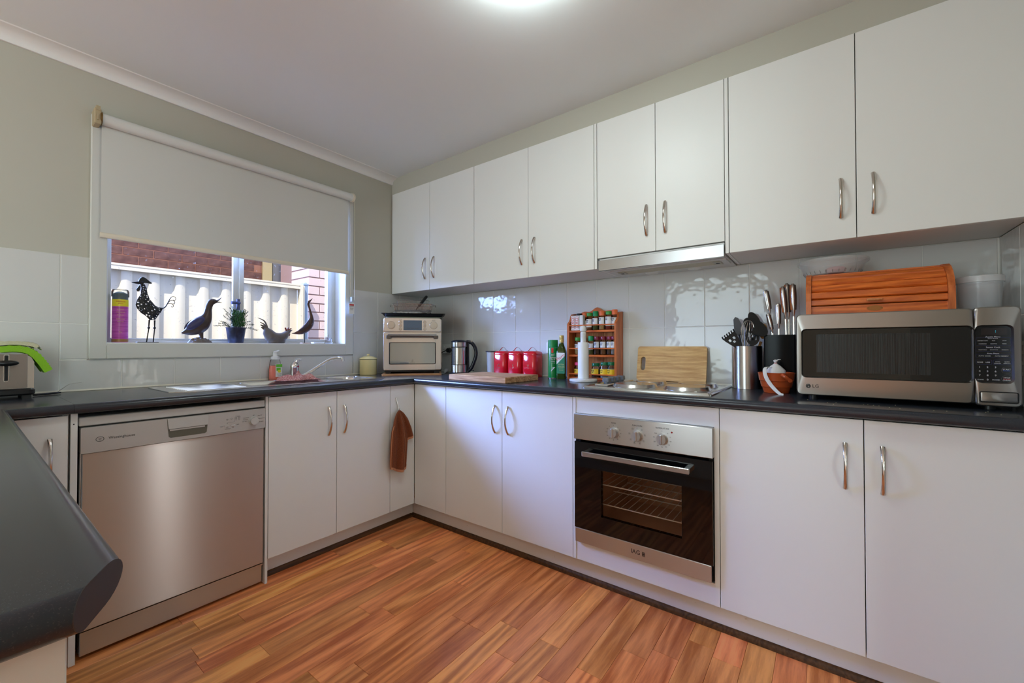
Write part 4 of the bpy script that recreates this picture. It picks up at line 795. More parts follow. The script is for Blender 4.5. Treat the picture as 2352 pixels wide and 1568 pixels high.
P('cord', M().tube(smoothline([(0, -0.020, -0.002), (-0.020, -0.034, -0.006), (-0.050, -0.040, -0.022), (-0.064, -0.036, -0.055), (-0.060, -0.030, -0.11), (-0.045, -0.050, -0.150), (-0.015, -0.085, -0.171)], 5), 0.0035, 6), BLACKP, pg)
pg = thing('power_plug', 'grey white plug lying on the worktop behind the thick board', 'plug', (-0.125, -0.398, BT))
P('plug', M().tube([(0.02, 0.012, 0.018), (0.0, 0.0, 0.017), (-0.022, -0.014, 0.013), (-0.030, -0.020, 0.010)], [0.015, 0.017, 0.011, 0.005], 12), mat('grey_white_plastic', S(190, 190, 186), 0.5), pg)
P('cord', M().tube(smoothline([(-0.030, -0.020, 0.010), (-0.060, -0.050, 0.004), (-0.10, -0.06, 0.004), (-0.11, -0.01, 0.004), (-0.10, 0.03, 0.004), (-0.08, 0.05, 0.004)], 5), 0.0034, 6), mat('grey_white_plastic2', S(186, 186, 182), 0.5), pg)

# ---------------------------------------------------------------- thick board, jar, canisters, can, bottle
tb = thing('chopping_board', 'thick end-grain wooden chopping board lying on the worktop edge', 'board', (-0.430, -1.115, BT), R(-92.5))
P('slab', M().box(-0.226, 0.220, -0.152, 0.148, 0.0005, 0.0335, 0.0025), THICKW, tb)
gj = thing('glass_jar', 'clear tumbler with dark rim beside the red canister marked C', 'glass', (-0.075, -0.805, BT))
P('glass_wall', M().lathe([(0, 0.001), (0.031, 0.001), (0.037, 0.160), (0.0355, 0.160), (0.030, 0.006), (0, 0.006)], 28), translucent('frosted_glass', (0.78, 0.79, 0.80, 1), 0.5, 0.15), gj)
P('rim', M().lathe([(0.038, 0.160), (0.044, 0.162), (0.044, 0.168), (0.036, 0.168), (0.036, 0.160)], 28), mat('dark_rim', S(52, 52, 66), 0.3), gj)
RED = mat('red_enamel', S(205, 22, 38), 0.12, spec=0.6, coat=0.3)
for i, (ch_, y) in enumerate((('C', -0.912), ('S', -1.034), ('T', -1.156))):
    t = thing('canister', 'glossy red metal kitchen canister with the letter %s on its front' % ch_, 'canister', (-0.078, y, BT), STOVE, 'red lettered canisters')
    h = 0.0525
    P('body', M().loops([[(x, yy, z) for x, yy in rrect(-h + i_, h - i_, -h + i_, h - i_, 0.022)] for i_, z in ((0.001, 0.0005), (0, 0.003), (0, 0.142), (0.001, 0.144))]), RED, t)
    l = P('lid', M().loops([[(x, yy, z) for x, yy in rrect(-h - 0.001 + i_, h + 0.001 - i_, -h - 0.001 + i_, h + 0.001 - i_, 0.023 - i_ * 0.3)] for i_, z in ((0, 0.1445), (0, 0.152), (0.003, 0.160), (0.009, 0.166), (0.018, 0.169), (0.032, 0.170))]), RED, t)
    P('lid_handle', M().tube(smoothline([(-0.034, 0, 0.1705), (-0.026, 0, 0.176), (-0.012, 0, 0.190), (0, 0, 0.194), (0.012, 0, 0.190), (0.026, 0, 0.176), (0.034, 0, 0.1705)], 4), 0.0035, 8, ell=(0.5, 1.6)), CHROME, l)
    P('letter', M().text(ch_, 0.038, TF(0, -h - 0.0008, 0.066), 0.0006, sx=0.8), CHROME, t, smooth=False)
GRC = mat('green_can', S(0, 118, 52), 0.25, spec=0.5, coat=0.2)
sc_ = thing('spray_can', 'tall green cooking oil spray can beside the olive oil bottle', 'spray can', (-0.112, -1.333, BT), STOVE)
P('base_rim', M().lathe([(0, 0.0005), (0.031, 0.0005), (0.0318, 0.004), (0.0305, 0.006), (0, 0.006)], 28), SATIN, sc_)
P('body', M().lathe([(0.0315, 0.006), (0.0315, 0.188), (0.0308, 0.190)], 32), GRC, sc_)
P('cap', M().lathe([(0.0322, 0.1905), (0.0322, 0.194), (0.0305, 0.238), (0.028, 0.240), (0, 0.240)], 32), mat('green_cap', S(6, 128, 60), 0.35), sc_)
def onround(m, s_, sz, r, ang, z, rot=0):   # lettering turned onto a round body
    return m.text(s_, sz, Matrix.Rotation(R(ang), 4, 'Z') @ TF(0, -r - 0.0006, z, rot), 0.0004)
m = M(); onround(m, 'oil', 0.021, 0.0315, 28, 0.148); onround(m, 'spray', 0.017, 0.0315, 28, 0.131); onround(m, 'olive oil', 0.009, 0.0315, 28, 0.117); onround(m, 'cooking', 0.008, 0.0315, 28, 0.107); onround(m, '= = =', 0.010, 0.0315, 28, 0.096)
for a, b, c_ in ((0.0, 0.060, 30), (0.006, 0.068, 10), (-0.006, 0.052, 50)): P('leaf_emblem', M().ell((0, 0, 0), 0.009, 0.0008, 0.0026, 8, 5).move(0, Matrix.Rotation(R(28), 4, 'Z') @ Matrix.Translation((a, -0.0318, b)) @ Matrix.Rotation(R(-c_), 4, 'Y')), WINK, sc_)
P('lettering', m, WINK, sc_, smooth=False)
k = M().box(-0.006, 0.006, -0.0325, -0.0312, 0.160, 0.190); k.move(0, Matrix.Rotation(R(24), 4, 'Z')); P('red_flash', k, mat('red_flash', S(206, 40, 36), 0.4), sc_, smooth=False)
ob = thing('oil_bottle', 'green olive oil bottle with gold cap and white diagonal label', 'bottle', (-0.110, -1.393, BT), R(-72))
q = 0.0290
P('glass_body', M().loops([[(x, y, z) for x, y in rrect(-a, a, -a, a, a * rr)] for a, rr, z in ((q - 0.002, 0.4, 0.0005), (q, 0.4, 0.004), (q, 0.4, 0.158), (q * 0.96, 0.5, 0.172), (q * 0.70, 0.8, 0.195), (0.0135, 0.98, 0.214), (0.012, 0.98, 0.222), (0.012, 0.98, 0.240))]), mat('olive_glass', S(46, 66, 16), 0.06, spec=0.7), ob)
P('cap', M().lathe([(0.0128, 0.222), (0.0145, 0.224), (0.0145, 0.240), (0.0135, 0.242), (0.0142, 0.244), (0.0142, 0.264), (0.013, 0.267), (0, 0.267)], 18), mat('gold_cap', S(206, 178, 108), 0.35, metal=0.35), ob)
lb = P('label', M().box(-q + 0.004, q - 0.004, -q - 0.0008, -q + 0.001, 0.034, 0.160), mat('label_green', S(40, 128, 92), 0.5), ob, smooth=False)
P('label_band', M().prism([(-q + 0.004, 0.160), (q - 0.004, 0.160), (q - 0.004, 0.140), (-q + 0.004, 0.090)], 'y', -q - 0.0012, -q - 0.0007), WHITEP, lb, smooth=False)
P('lettering', M().text('Moro', 0.026, TF(-0.002, -q - 0.0014, 0.132, 36), 0.0003), mat('moro_red', S(196, 40, 56), 0.5), lb, smooth=False)
P('lettering', M().text('EXTRA', 0.0125, TF(0.004, -q - 0.0014, 0.088)).text('VIRGIN', 0.0125, TF(0.004, -q - 0.0014, 0.074)).text('OLIVE OIL', 0.006, TF(0.004, -q - 0.0014, 0.062)).text('COLD PRESSED', 0.004, TF(0.004, -q - 0.0014, 0.053)), mat('gold_ink', S(196, 196, 130), 0.5), lb, smooth=False)

# ---------------------------------------------------------------- spice rack
sr = thing('spice_rack', 'orange pine spice rack with three shelves against the tiles', 'spice rack', (-0.002, -1.4275, BT), STOVE)
W_ = 0.318; ZH = (0.0, 0.136, 0.282)
def side(x0, x1):
    pr = [(-0.004, 0.0005), (-0.100, 0.0005), (-0.100, 0.330), (-0.095, 0.340), (-0.078, 0.352), (-0.066, 0.368), (-0.058, 0.388), (-0.045, 0.398), (-0.020, 0.402), (-0.004, 0.402)]
    return P('side_panel', M().loops([[(x, p[0], p[1]) for p in pr] for x in (x0, x1)]), ORANGEV, sr, smooth=False)
side(0.0, 0.013); side(W_ - 0.013, W_)
for k, (a, b) in enumerate(((0.013, 0.072), (0.0735, 0.136), (0.1375, 0.198), (0.1995, 0.258), (0.2595, W_ - 0.013))): P('back_slat', M().box(a, b, -0.012, -0.004, 0.0005, 0.36, 0.001), PALEPINE, sr, smooth=False)
cr = [(0.013, 0.355)] + [(0.013 + (W_ - 0.026) * t / 24, 0.390 + 0.036 * math.sin(math.pi * t / 24) ** 1.2 + 0.010 * math.cos(2 * math.pi * 3 * (t / 24 - 0.5)) * math.sin(math.pi * t / 24)) for t in range(25)] + [(W_ - 0.013, 0.355)]
P('crest_board', M().prism(cr, 'y', -0.014, -0.004), ORANGEW, sr, smooth=False)
for z in ZH: P('shelf', M().box(0.013, W_ - 0.013, -0.096, -0.012, z + 0.001, z + 0.013, 0.001), ORANGEW, sr, smooth=False)
for z in (0.030, 0.183, 0.322): P('front_rail', M().box(0.013, W_ - 0.013, -0.099, -0.093, z, z + 0.007, 0.001), ORANGEW, sr, smooth=False)
def jar(lab, x, zs, h, r, lid, lidh, cont, lcol, lz0, lz1, txt, ly=-0.058, lidr=0.92, ink=INK):
    t = thing('spice_jar', lab, 'jar', (-0.002 + ly, -1.4275 - x, BT + zs), STOVE, 'spice jars in the orange rack')
    P('glass', M().lathe([(0, 0.0005), (r * 0.93, 0.0005), (r, 0.004), (r, h - lidh - 0.012), (r * 0.80, h - lidh - 0.002), (r * 0.80, h - lidh), (0, h - lidh)], 20), JARG, t)
    P('contents', M().lathe([(0, 0.003), (r * 0.9, 0.003), (r * 0.93, 0.008), (r * 0.93, (h - lidh) * 0.72), (0, (h - lidh) * 0.74)], 16), cont, t)
    P('lid', M().lathe([(r * lidr * 0.98, h - lidh), (r * lidr, h - lidh + 0.002), (r * lidr, h - 0.003), (r * lidr * 0.92, h), (0, h)], 20), lid, t)
    if lcol:
        m = M(); A0, A1 = -150, -30; n = 10
        pts = [(r + 0.0004) * Vector((math.cos(R(A0 + (A1 - A0) * k / n)), math.sin(R(A0 + (A1 - A0) * k / n)), 0)) for k in range(n + 1)]
        m.loops([[(p.x, p.y, z) for p in pts] for z in (lz0, lz1)], False, False, closed=False)
        l = P('label', m, lcol, t)
        mt_ = M(); z = lz1 - 0.008
        for s_, sz in txt: onround(mt_, s_, sz, r, -22, z); z -= sz * 1.05
        P('lettering', mt_, ink, l, smooth=False)
    return t
LB, LO, LG1, LG2, LMR, LPK, LTL = (mat('lid_black', S(24, 24, 26), 0.35), mat('lid_orange', S(238, 116, 62), 0.4), mat('lid_leaf_green', S(62, 150, 60), 0.35), mat('lid_green', S(20, 142, 82), 0.4), mat('lid_maroon', S(122, 20, 44), 0.25), mat('lid_pink', S(222, 62, 110), 0.35), mat('lid_teal', S(30, 110, 112), 0.35))
LDG = mat('lid_dark_green', S(8, 104, 62), 0.3)
SPB, SPG, SPR, SPT, SPK, SPW = (mat('spice_brown', S(150, 96, 54), 0.9, var=(S(96, 56, 28), 400, 0.3, 0.7)), mat('spice_herb', S(112, 116, 60), 0.9, var=(S(60, 70, 30), 400, 0.3, 0.7)), mat('spice_red', S(132, 48, 28), 0.9), mat('spice_tan', S(206, 178, 128), 0.9, var=(S(160, 120, 70), 300, 0.3, 0.7)), mat('spice_dark', S(62, 40, 32), 0.9, var=(S(110, 80, 60), 500, 0.4, 0.6)), mat('spice_grey', S(150, 146, 150), 0.8))
LW, LY, LDK = mat('label_white', S(226, 224, 220), 0.55), mat('label_yellow', S(240, 200, 40), 0.5), mat('label_dark_print', S(60, 56, 58), 0.6)
z1 = ZH[2] + 0.014; z2 = ZH[1] + 0.014; z3 = ZH[0] + 0.014
T1 = lambda a, b='GROUND': ((a, 0.0062), (b, 0.0048), ('SPICE', 0.0044))
rw = lambda cx: 0.013 + (cx - 150) * 0.000347
jar('glass spice jar with black lid behind the white and red boxes', rw(258), z1, 0.106, 0.0185, LB, 0.026, SPK, LW, 0.02, 0.06, T1('PEPPER'), ly=-0.036)
jar('glass spice jar with orange lid behind the white and red boxes', rw(372), z1, 0.106, 0.0185, LO, 0.026, SPR, LW, 0.02, 0.06, T1('PAPRIKA'), ly=-0.036)
jar('leaf green lidded spice jar on top shelf just right of the red and white boxes', rw(490), z1, 0.104, 0.0195, LG1, 0.020, SPB, LW, 0.018, 0.066, T1('CUMIN', 'SEEDS'))
jar('spice jar with plain tall green lid on the top shelf of the rack', rw(603), z1, 0.112, 0.0185, LG2, 0.030, SPG, LW, 0.030, 0.070, T1('MIXED', 'HERBS'))
jar('orange lidded jar of pale spice in the middle of the top shelf', rw(722), z1, 0.112, 0.0185, LO, 0.028, SPT, LW, 0.030, 0.074, T1('GINGER'))
jar('leaf green lidded jar with big white label near the top shelf end', rw(845), z1, 0.108, 0.0205, LG1, 0.020, SPR, LW, 0.022, 0.076, T1('CHILLI', 'FLAKES'))
jar('orange lidded jar at the right end of the top shelf', rw(950), z1, 0.116, 0.0185, LO, 0.030, SPB, LW, 0.022, 0.070, T1('TURMERIC'))
jar('leaf green lidded jar at the left end of the middle shelf', rw(260), z2, 0.104, 0.0195, LG1, 0.020, SPT, LW, 0.030, 0.062, T1('ONION', 'FLAKES'))
jar('teal lidded spice jar half hidden behind the paper towel roll', rw(372), z2, 0.104, 0.0185, LTL, 0.020, SPG, LW, 0.020, 0.062, T1('OREGANO', 'LEAVES'))
jar('tall green lidded spice jar just right of the paper towel roll', rw(515), z2, 0.112, 0.0180, LG2, 0.030, SPG, LW, 0.030, 0.066, T1('PARSLEY', 'FLAKES'))
for cx, nm, wd_, sp in ((627, 'first', 'CAYENNE', SPK), (745, 'second', 'NUTMEG', SPB), (862, 'third', 'CLOVES', SPK), (960, 'rightmost', 'PEPPER', SPW)):
    jar('maroon lidded spice jar, %s of the four on the middle shelf' % nm, rw(cx) - (0.008 if cx == 960 else 0), z2, 0.108, 0.0185, LMR, 0.020, sp, LW, 0.042, 0.076, T1(wd_))
jar('squat pink lidded jar with yellow label on the bottom shelf', rw(275), z3, 0.088, 0.0240, LPK, 0.018, SPK, LY, 0.020, 0.048, (('SPICES', 0.007), ('of the world', 0.004)), ly=-0.064)
for cx, nm, hh, sp in ((612, 'first', 0.086, SPK), (770, 'second', 0.092, SPW), (930, 'rightmost', 0.094, SPW)):
    jar('squat dark green lidded jar with yellow label, %s of three on bottom shelf' % nm, rw(cx) - (0.010 if cx == 930 else 0), z3, hh, 0.0255, LDG, 0.018, sp, LY, 0.018, 0.052, (('SPICES', 0.008), ('of the world', 0.004), ('90g', 0.006)), ly=-0.064)
OXR = mat('oxo_red', S(206, 56, 52), 0.5)
for i, x in enumerate((0.021, 0.0485)):
    t = thing('stock_cube_box', ('left' if i == 0 else 'right') + ' of two white stock cube boxes with red oval lettering', 'box', (-0.002 - 0.088, -1.4275 - x, BT + z1), STOVE, 'white stock cube boxes')
    P('carton', M().box(0, 0.0265, 0, 0.028, 0.0005, 0.090, 0.0005), LW, t, smooth=False)
    P('lettering', M().text('OXO', 0.030, TF(0.0128, -0.0006, 0.045, 90), 0.0003, sx=0.9), OXR, t, smooth=False)
    P('oval_outline', M().tube([(x_, -0.0004, z_) for x_, z_ in rrect(0.004, 0.0215, 0.006, 0.084, 0.0085, 5)], 0.0009, 4, closed=True), mat('oxo_outline', S(226, 130, 126), 0.5), t)
    P('side_print', M().box(0.0238, 0.0246, -0.0005, 0.0, 0.012, 0.078), LDK, t, smooth=False)
t = thing('carton', 'plain white carton edge beside the stock cube boxes', 'box', (-0.002 - 0.086, -1.4275 - 0.077, BT + z1), STOVE); P('carton', M().box(0, 0.022, 0, 0.03, 0.0005, 0.091, 0.0005), LW, t, smooth=False)

th_ = thing('paper_towel_holder', 'white marble paper towel holder in front of the spice rack', 'paper towel holder', (-0.205, -1.590, BT))
MARB = mat('white_marble', S(226, 224, 218), 0.25, var=(S(170, 168, 166), 9, 0.50, 0.75))
P('base', M().lathe([(0, 0.0005), (0.076, 0.0005), (0.079, 0.004), (0.079, 0.012), (0.075, 0.016), (0, 0.016)], 40), MARB, th_)
P('pole', M().lathe([(0, 0.016), (0.0160, 0.016), (0.0160, 0.278), (0.0145, 0.281), (0, 0.281)], 24), MARB, th_)
P('finial', M().lathe([(0.012, 0.281), (0.018, 0.286), (0.0195, 0.294), (0.018, 0.306), (0.012, 0.315), (0, 0.318)], 24), MARB, th_)
rl = thing('paper_towel_roll', 'nearly empty white paper towel roll on the marble holder', 'paper towel', (-0.205, -1.590, BT + 0.0165))
P('paper', M().lathe([(0.0175, 0.0), (0.030, 0.0), (0.0305, 0.002), (0.0305, 0.204), (0.030, 0.206), (0.0175, 0.206), (0.0175, 0.0)], 32), mat('paper_towel', S(238, 238, 234), 0.9, bump=(300, 0.2, 0.001)), rl)
cbd = thing('cutting_board', 'wooden cutting board with handle slot leaning on the tiles behind the hob', 'board', (-0.052, -2.027, BT + 0.0105), STOVE)
m = M().plate(rrect(-0.180, 0.180, 0, 0.188, 0.012), [rrect(-0.160, -0.134, 0.055, 0.130, 0.0125)], 0.0, 0.016)
m.move(0, Matrix.Rotation(R(80), 4, 'X')); P('board', m, BAMBOO, cbd, smooth=False)

# ---------------------------------------------------------------- crock with utensils, knives
ck = thing('utensil_crock', 'brushed steel utensil crock beside the hob', 'crock', (-0.092, -2.393, BT)); rk = 0.0635
P('wall', M().lathe([(0, 0.0008), (rk, 0.0008), (rk, 0.199), (rk - 0.0015, 0.200), (rk - 0.003, 0.199), (rk - 0.003, 0.004), (0, 0.004)], 44), STEEL, ck)
def uten(name, lab, foot, neck, hmat, headfn, headmat, r=0.0045):
    t = thing(name, lab, 'utensil', (-0.092, -2.393, BT + 0.0055), 0, 'utensils in the steel crock')
    P('handle', M().tube([foot, neck], r, 8), hmat, t); P('head', headfn(), headmat, t); return t
BK = mat('black_nylon', S(20, 22, 24), 0.4)
def at(m, k0, c, nrm, up):   # move geometry drawn in the XZ plane (facing -Y) so that +Z follows up and -Y follows nrm
    n = Vector(nrm).normalized(); u = (Vector(up) - n * Vector(up).dot(n)).normalized(); x = u.cross(n); x = -x if x.dot(Vector((0, -1, 0))) < 0 else x
    mt = Matrix((x, -n, u)).transposed().to_4x4(); mt.translation = Vector(c); return m.move(k0, mt)
VW = (-0.93, -0.25, 0.1)
def h_pasta():
    m = M(); pr = [(-0.012, 0), (0.012, 0), (0.030, 0.062), (0.032, 0.078), (-0.032, 0.078), (-0.030, 0.062)]
    k0 = 0; hs = [rrect(x - 0.005, x + 0.005, 0.048, 0.060, 0.002, 2) for x in (-0.012, 0.010)] + [rrect(-0.005, 0.005, 0.034, 0.044, 0.002, 2)]
    m.plate(pr, hs, -0.0015, 0.0015); m.move(0, Matrix.Rotation(R(90), 4, 'X'))
    for k in range(6): x = -0.030 + k * 0.012; m.tube([(x, 0, 0.076), (x, -0.010, 0.086), (x, -0.022, 0.086)], 0.0032, 6)
    return at(m, 0, (-0.045, 0.012 + 0.008, 0.185), VW, (-0.1, 0.62, 0.78))
uten('pasta_server', 'black toothed pasta server with square holes in the crock', (0.012, -0.028, 0.0), (-0.045, 0.020, 0.19), BK, h_pasta, BK)
uten('spatula', 'dark grey silicone spatula standing at the back of the crock', (0.0, -0.01, 0.0), (0.010, 0.034, 0.25), BK, lambda: at(M().prism([(-0.018, 0), (0.018, 0), (0.017, 0.055), (0.008, 0.085), (-0.004, 0.092), (-0.014, 0.08)], 'y', -0.004, 0.004, 0.002), 0, (0.010, 0.034, 0.245), VW, (0, 0.12, 1)), mat('grey_silicone', S(88, 90, 92), 0.5))
def h_whisk():
    m = M()
    for k in range(7):
        a = R(k * 180 / 7)
        pts = smoothline([(0.004 * math.cos(a), 0.004 * math.sin(a), 0), (0.018 * math.cos(a), 0.018 * math.sin(a), 0.05), (0.027 * math.cos(a), 0.027 * math.sin(a), 0.095), (0.016 * math.cos(a), 0.016 * math.sin(a), 0.128), (0, 0, 0.135), (-0.016 * math.cos(a), -0.016 * math.sin(a), 0.128), (-0.027 * math.cos(a), -0.027 * math.sin(a), 0.095), (-0.018 * math.cos(a), -0.018 * math.sin(a), 0.05), (-0.004 * math.cos(a), -0.004 * math.sin(a), 0)], 4)
        m.tube(pts, 0.0011, 5)
    return m.move(0, Matrix.Translation((-0.048, 0.002, 0.178)) @ Matrix.Rotation(R(7), 4, 'X'))
uten('whisk', 'steel balloon whisk at the front of the crock', (-0.020, -0.012, 0.0), (-0.048, 0.002, 0.18), SATIN, h_whisk, CHROME)
def ov_head(w_, h_, c, up, slots=(), th=0.004, n=VW):
    m = M(); pr = [(w_ * math.cos(R(a)), h_ * math.sin(R(a))) for a in range(0, 360, 15)]
    m.plate(pr, [rrect(x - 0.0035, x + 0.0035, -0.020, 0.018, 0.003, 2) for x in slots], -th / 2, th / 2); m.move(0, Matrix.Rotation(R(90), 4, 'X'))
    return at(m, 0, c, n, up)
uten('turner', 'large flat black oval turner leaning right in the crock', (-0.005, 0.01, 0.0), (-0.028, -0.030, 0.235), BK, lambda: ov_head(0.035, 0.060, (-0.050, -0.042, 0.282), (0, 0.55, 0.6), n=(-0.85, -0.2, 0.45)), BK)
uten('slotted_spoon', 'black slotted spoon at the front right of the crock', (-0.030, 0.01, 0.0), (-0.052, -0.024, 0.205), BK, lambda: ov_head(0.029, 0.044, (-0.054, -0.030, 0.240), (0, 0.1, 1), (-0.012, 0.0, 0.012)), BK)
uten('serving_spoon', 'black serving spoon rising highest at the back of the crock', (0.02, 0.02, 0.0), (0.022, -0.036, 0.26), BK, lambda: ov_head(0.022, 0.048, (0.022, -0.030, 0.312), (0, 0.35, 0.9), n=(-0.9, -0.2, 0.2)), BK)
uten('wooden_spoon', 'pale wooden spoon at the right side of the crock', (0.012, 0.01, 0.0), (0.004, -0.058, 0.215), MATS['cutting_board_wood'], lambda: at(M().ell((0, 0, 0), 0.017, 0.006, 0.036, 14, 10), 0, (0.004, -0.068, 0.262), VW, (0, -0.1, 1)), wood('spoon_wood', S(206, 150, 70), S(170, 112, 42), scale=(30, 30, 4)), r=0.006)
kb = thing('knife_block', 'black upright knife block between the crock and the microwave', 'knife block', (-0.090, -2.5275, BT)); a, b = 0.050, 0.060
P('shell', M().loops([[(x, y, z) for x, y in rrect(-a, a, -b, b, 0.006, 3)] for z in (0.0008, 0.250)], True, False).loops([[(x, y, z) for x, y in rrect(-a + 0.004, a - 0.004, -b + 0.004, b - 0.004, 0.004, 3)] for z in (0.02, 0.250)], True, False).loops([[(x, y, 0.250) for x, y in rrect(-a + i, a - i, -b + i, b - i, 0.004, 3)] for i in (0, 0.004)], False, False), mat('gloss_black', S(6, 6, 7), 0.2, spec=0.12), kb)
KST, KWD, KDK = mat('knife_steel', (0.58, 0.57, 0.55, 1), 0.22, metal=1.0), wood('knife_wood', S(186, 100, 30), S(130, 62, 14), scale=(40, 40, 6), rough=0.3), mat('knife_dark_wood', S(58, 40, 32), 0.4)
def knife(lab, y0, y1, zb, zt, x, sc=1.0, side=KWD, blade=True):
    t = thing('knife', lab, 'knife', (x, y0, BT + 0.002), 0, 'knives in the black block'); d = y1 - y0; L_ = zt - zb
    def pt(f): return (0.0, d * f, zb - BT + L_ * f)
    fr_ = [0, 0.08, 0.2, 0.4, 0.65, 0.85, 0.96, 1.0]; rr_ = [0.0025, 0.0045, 0.0075, 0.0105, 0.0115, 0.0105, 0.009, 0.006]
    h = P('handle', M().tube([pt(f) for f in fr_], [r_ * sc for r_ in rr_], 12, ell=(0.9, 0.9)), KST, t)
    for s, mm in ((-1, side), (1, KDK)):
        m = M().tube([pt(f) for f in fr_[2:7]], [r_ * sc * 0.80 for r_ in rr_[2:7]], 10, ell=(0.75, 0.55)); m.move(0, Matrix.Translation((-0.0035 * sc, s * -0.0052 * sc, 0))); P('handle_scale', m, mm, h)
    P('blade', M().tube([(0, -0.10 * d / L_ * 0.5, max(0.12, zb - BT - 0.10)), pt(0)], [0.004, 0.003], 6, ell=(1.4, 0.35)), SATIN, t)
    return t
knife('large all-steel knife leaning left in the black block', -2.490, -2.474, 1.262, 1.372, -0.105, side=KST)
knife('small dark knife in front of the leaning steel knife', -2.502, -2.484, 1.172, 1.262, -0.130, 0.85, side=KDK)
knife('slim steel knife in the middle of the black block', -2.525, -2.523, 1.192, 1.306, -0.125, 0.9, side=KST)
knife('steel and amber wood knife, left of the overlapping pair', -2.550, -2.539, 1.235, 1.382, -0.118, 1.05)
knife('steel and amber wood knife, rear of the overlapping pair', -2.560, -2.553, 1.235, 1.400, -0.080, 1.0)
knife('steel and amber wood knife nearest to the microwave', -2.580, -2.577, 1.246, 1.392, -0.110, 1.1)
t = thing('teaspoon', 'dark steel spoon standing bowl up in the knife block', 'spoon', (-0.115, -2.566, BT + 0.1)); P('spoon', M().tube([(0, 0.006, 0.02), (0, 0.004, 0.105)], 0.0018, 6).ell((0, 0.0025, 0.120), 0.004, 0.0075, 0.018, 12, 8), SATIN, t)
t = thing('scissors', 'black handled peeler standing behind the small knife', 'utensil', (-0.075, -2.4935, BT + 0.1)); P('handle', M().tube([(0, -0.002, 0.02), (0, 0, 0.155), (0, 0.002, 0.215)], [0.004, 0.0045, 0.003], 8), BLACKP, t); t.name = 'peeler'

# ---------------------------------------------------------------- terracotta bowl with garlic bag
TER = mat('terracotta_glaze', S(188, 82, 38), 0.25, spec=0.5)
bw = thing('terracotta_bowl', 'terracotta bowl with curl handle in front of the knife block', 'bowl', (-0.236, -2.522, BT))
P('bowl', M().lathe([(0, 0.001), (0.046, 0.001), (0.048, 0.006), (0.052, 0.024), (0.056, 0.026), (0.060, 0.050), (0.0635, 0.053), (0.067, 0.080), (0.069, 0.086), (0.064, 0.087), (0.061, 0.080), (0.055, 0.045), (0.044, 0.012), (0, 0.010)], 40), TER, bw)
P('curl_handle', M().tube(smoothline([(-0.059, -0.026, 0.078), (-0.072, -0.030, 0.078), (-0.073, -0.040, 0.070), (-0.066, -0.050, 0.060), (-0.060, -0.052, 0.056)], 4), 0.0075, 8).cyl((-0.064, -0.050, 0.060), (-0.074, -0.054, 0.058), 0.008, 12), TER, bw)
gb = thing('garlic_bag', 'white net bag of garlic tied at the top in the terracotta bowl', 'bag', (-0.236, -2.520, BT + 0.011))
NET = mat('white_net', S(232, 228, 222), 0.8, bump=(400, 0.5, 0.002))
random.seed(5)
P('bag', M().lathe([(0, 0.001), (0.028, 0.002), (0.040, 0.030), (0.042, 0.060), (0.036, 0.085), (0.020, 0.102), (0.007, 0.112), (0.004, 0.116), (0.009, 0.126), (0.003, 0.130), (0, 0.130)], 14), NET, gb)
P('tail', M().tube([(0, 0, 0.122), (-0.006, -0.010, 0.130), (-0.010, -0.020, 0.131)], [0.003, 0.002, 0.001], 5), NET, gb)
P('tie', M().lathe([(0.0055, 0.112), (0.0055, 0.117)], 10), mat('red_tie', S(190, 60, 60), 0.5), gb)
rb = smoothline([(-0.015, 0.010, 0.098), (-0.050, 0.030, 0.098), (-0.069, 0.034, 0.082), (-0.073, 0.026, 0.052), (-0.078, 0.006, 0.020), (-0.090, -0.020, -0.006), (-0.098, -0.034, -0.008)], 5)
P('strap_label', M().tube(rb, [0.003 + 0.0055 * math.sin(math.pi * i / (len(rb) - 1)) ** 0.7 for i in range(len(rb))], 6, ell=(0.25, 1)), NET, gb, 'white paper strap hanging over the bowl rim')

# ---------------------------------------------------------------- on the microwave
MT = BT + 0.3126
t = thing('tea_towel', 'thin pale cloth under the bread box on the microwave', 'cloth', (-0.20, -2.85, MT), STOVE)
P('cloth', M().box(-0.235, 0.215, -0.192, 0.14, 0.0, 0.0035, 0.001), mat('pale_green_cloth', S(206, 210, 180), 0.9, bump=(300, 0.3, 0.002)), t)
bx = thing('bread_box', 'orange wooden roll-top bread box on top of the microwave', 'bread box', (-0.02, -2.632, MT + 0.0037), STOVE)
BLn, BD, BH = 0.405, 0.348, 0.172
def bprof(i=0.0):
    p = [(-0.01 - i, 0.0), (-BD + 0.0 + i, 0.0), (-BD + i, 0.055)]
    p += [(-BD + i + 0.115 * (1 - math.cos(R(a))), 0.055 + (BH - 0.055 - i) * math.sin(R(a))) for a in (15, 30, 45, 60, 75, 90)]
    return p + [(-0.01 - i, BH - i)]
for x0, x1 in ((0.0, 0.017), (BLn - 0.017, BLn)): P('side_panel', M().loops([[(x, p[0], p[1]) for p in bprof()] for x in (x0, x1)]), ORANGEV, bx, smooth=False)
P('base_board', M().box(0.017, BLn - 0.017, -BD + 0.012, -0.01, 0.0, 0.010).box(0.017, BLn - 0.017, -BD + 0.012, -BD + 0.022, 0.010, 0.034), ORANGEW, bx, smooth=False)
P('top_board', M().box(0.017, BLn - 0.017, -0.236, -0.012, BH - 0.014, BH - 0.003, 0.001), ORANGEW, bx, smooth=False); P('back_board', M().box(0.017, BLn - 0.017, -0.018, -0.010, 0.010, BH - 0.014), ORANGEW, bx, smooth=False)
arcp = [(-BD + 0.014, 0.036), (-BD + 0.014, 0.062)] + [(-BD + 0.014 + 0.100 * (1 - math.cos(R(a))), 0.062 + (BH - 0.074) * math.sin(R(a))) for a in (17, 34, 52, 70, 88)]
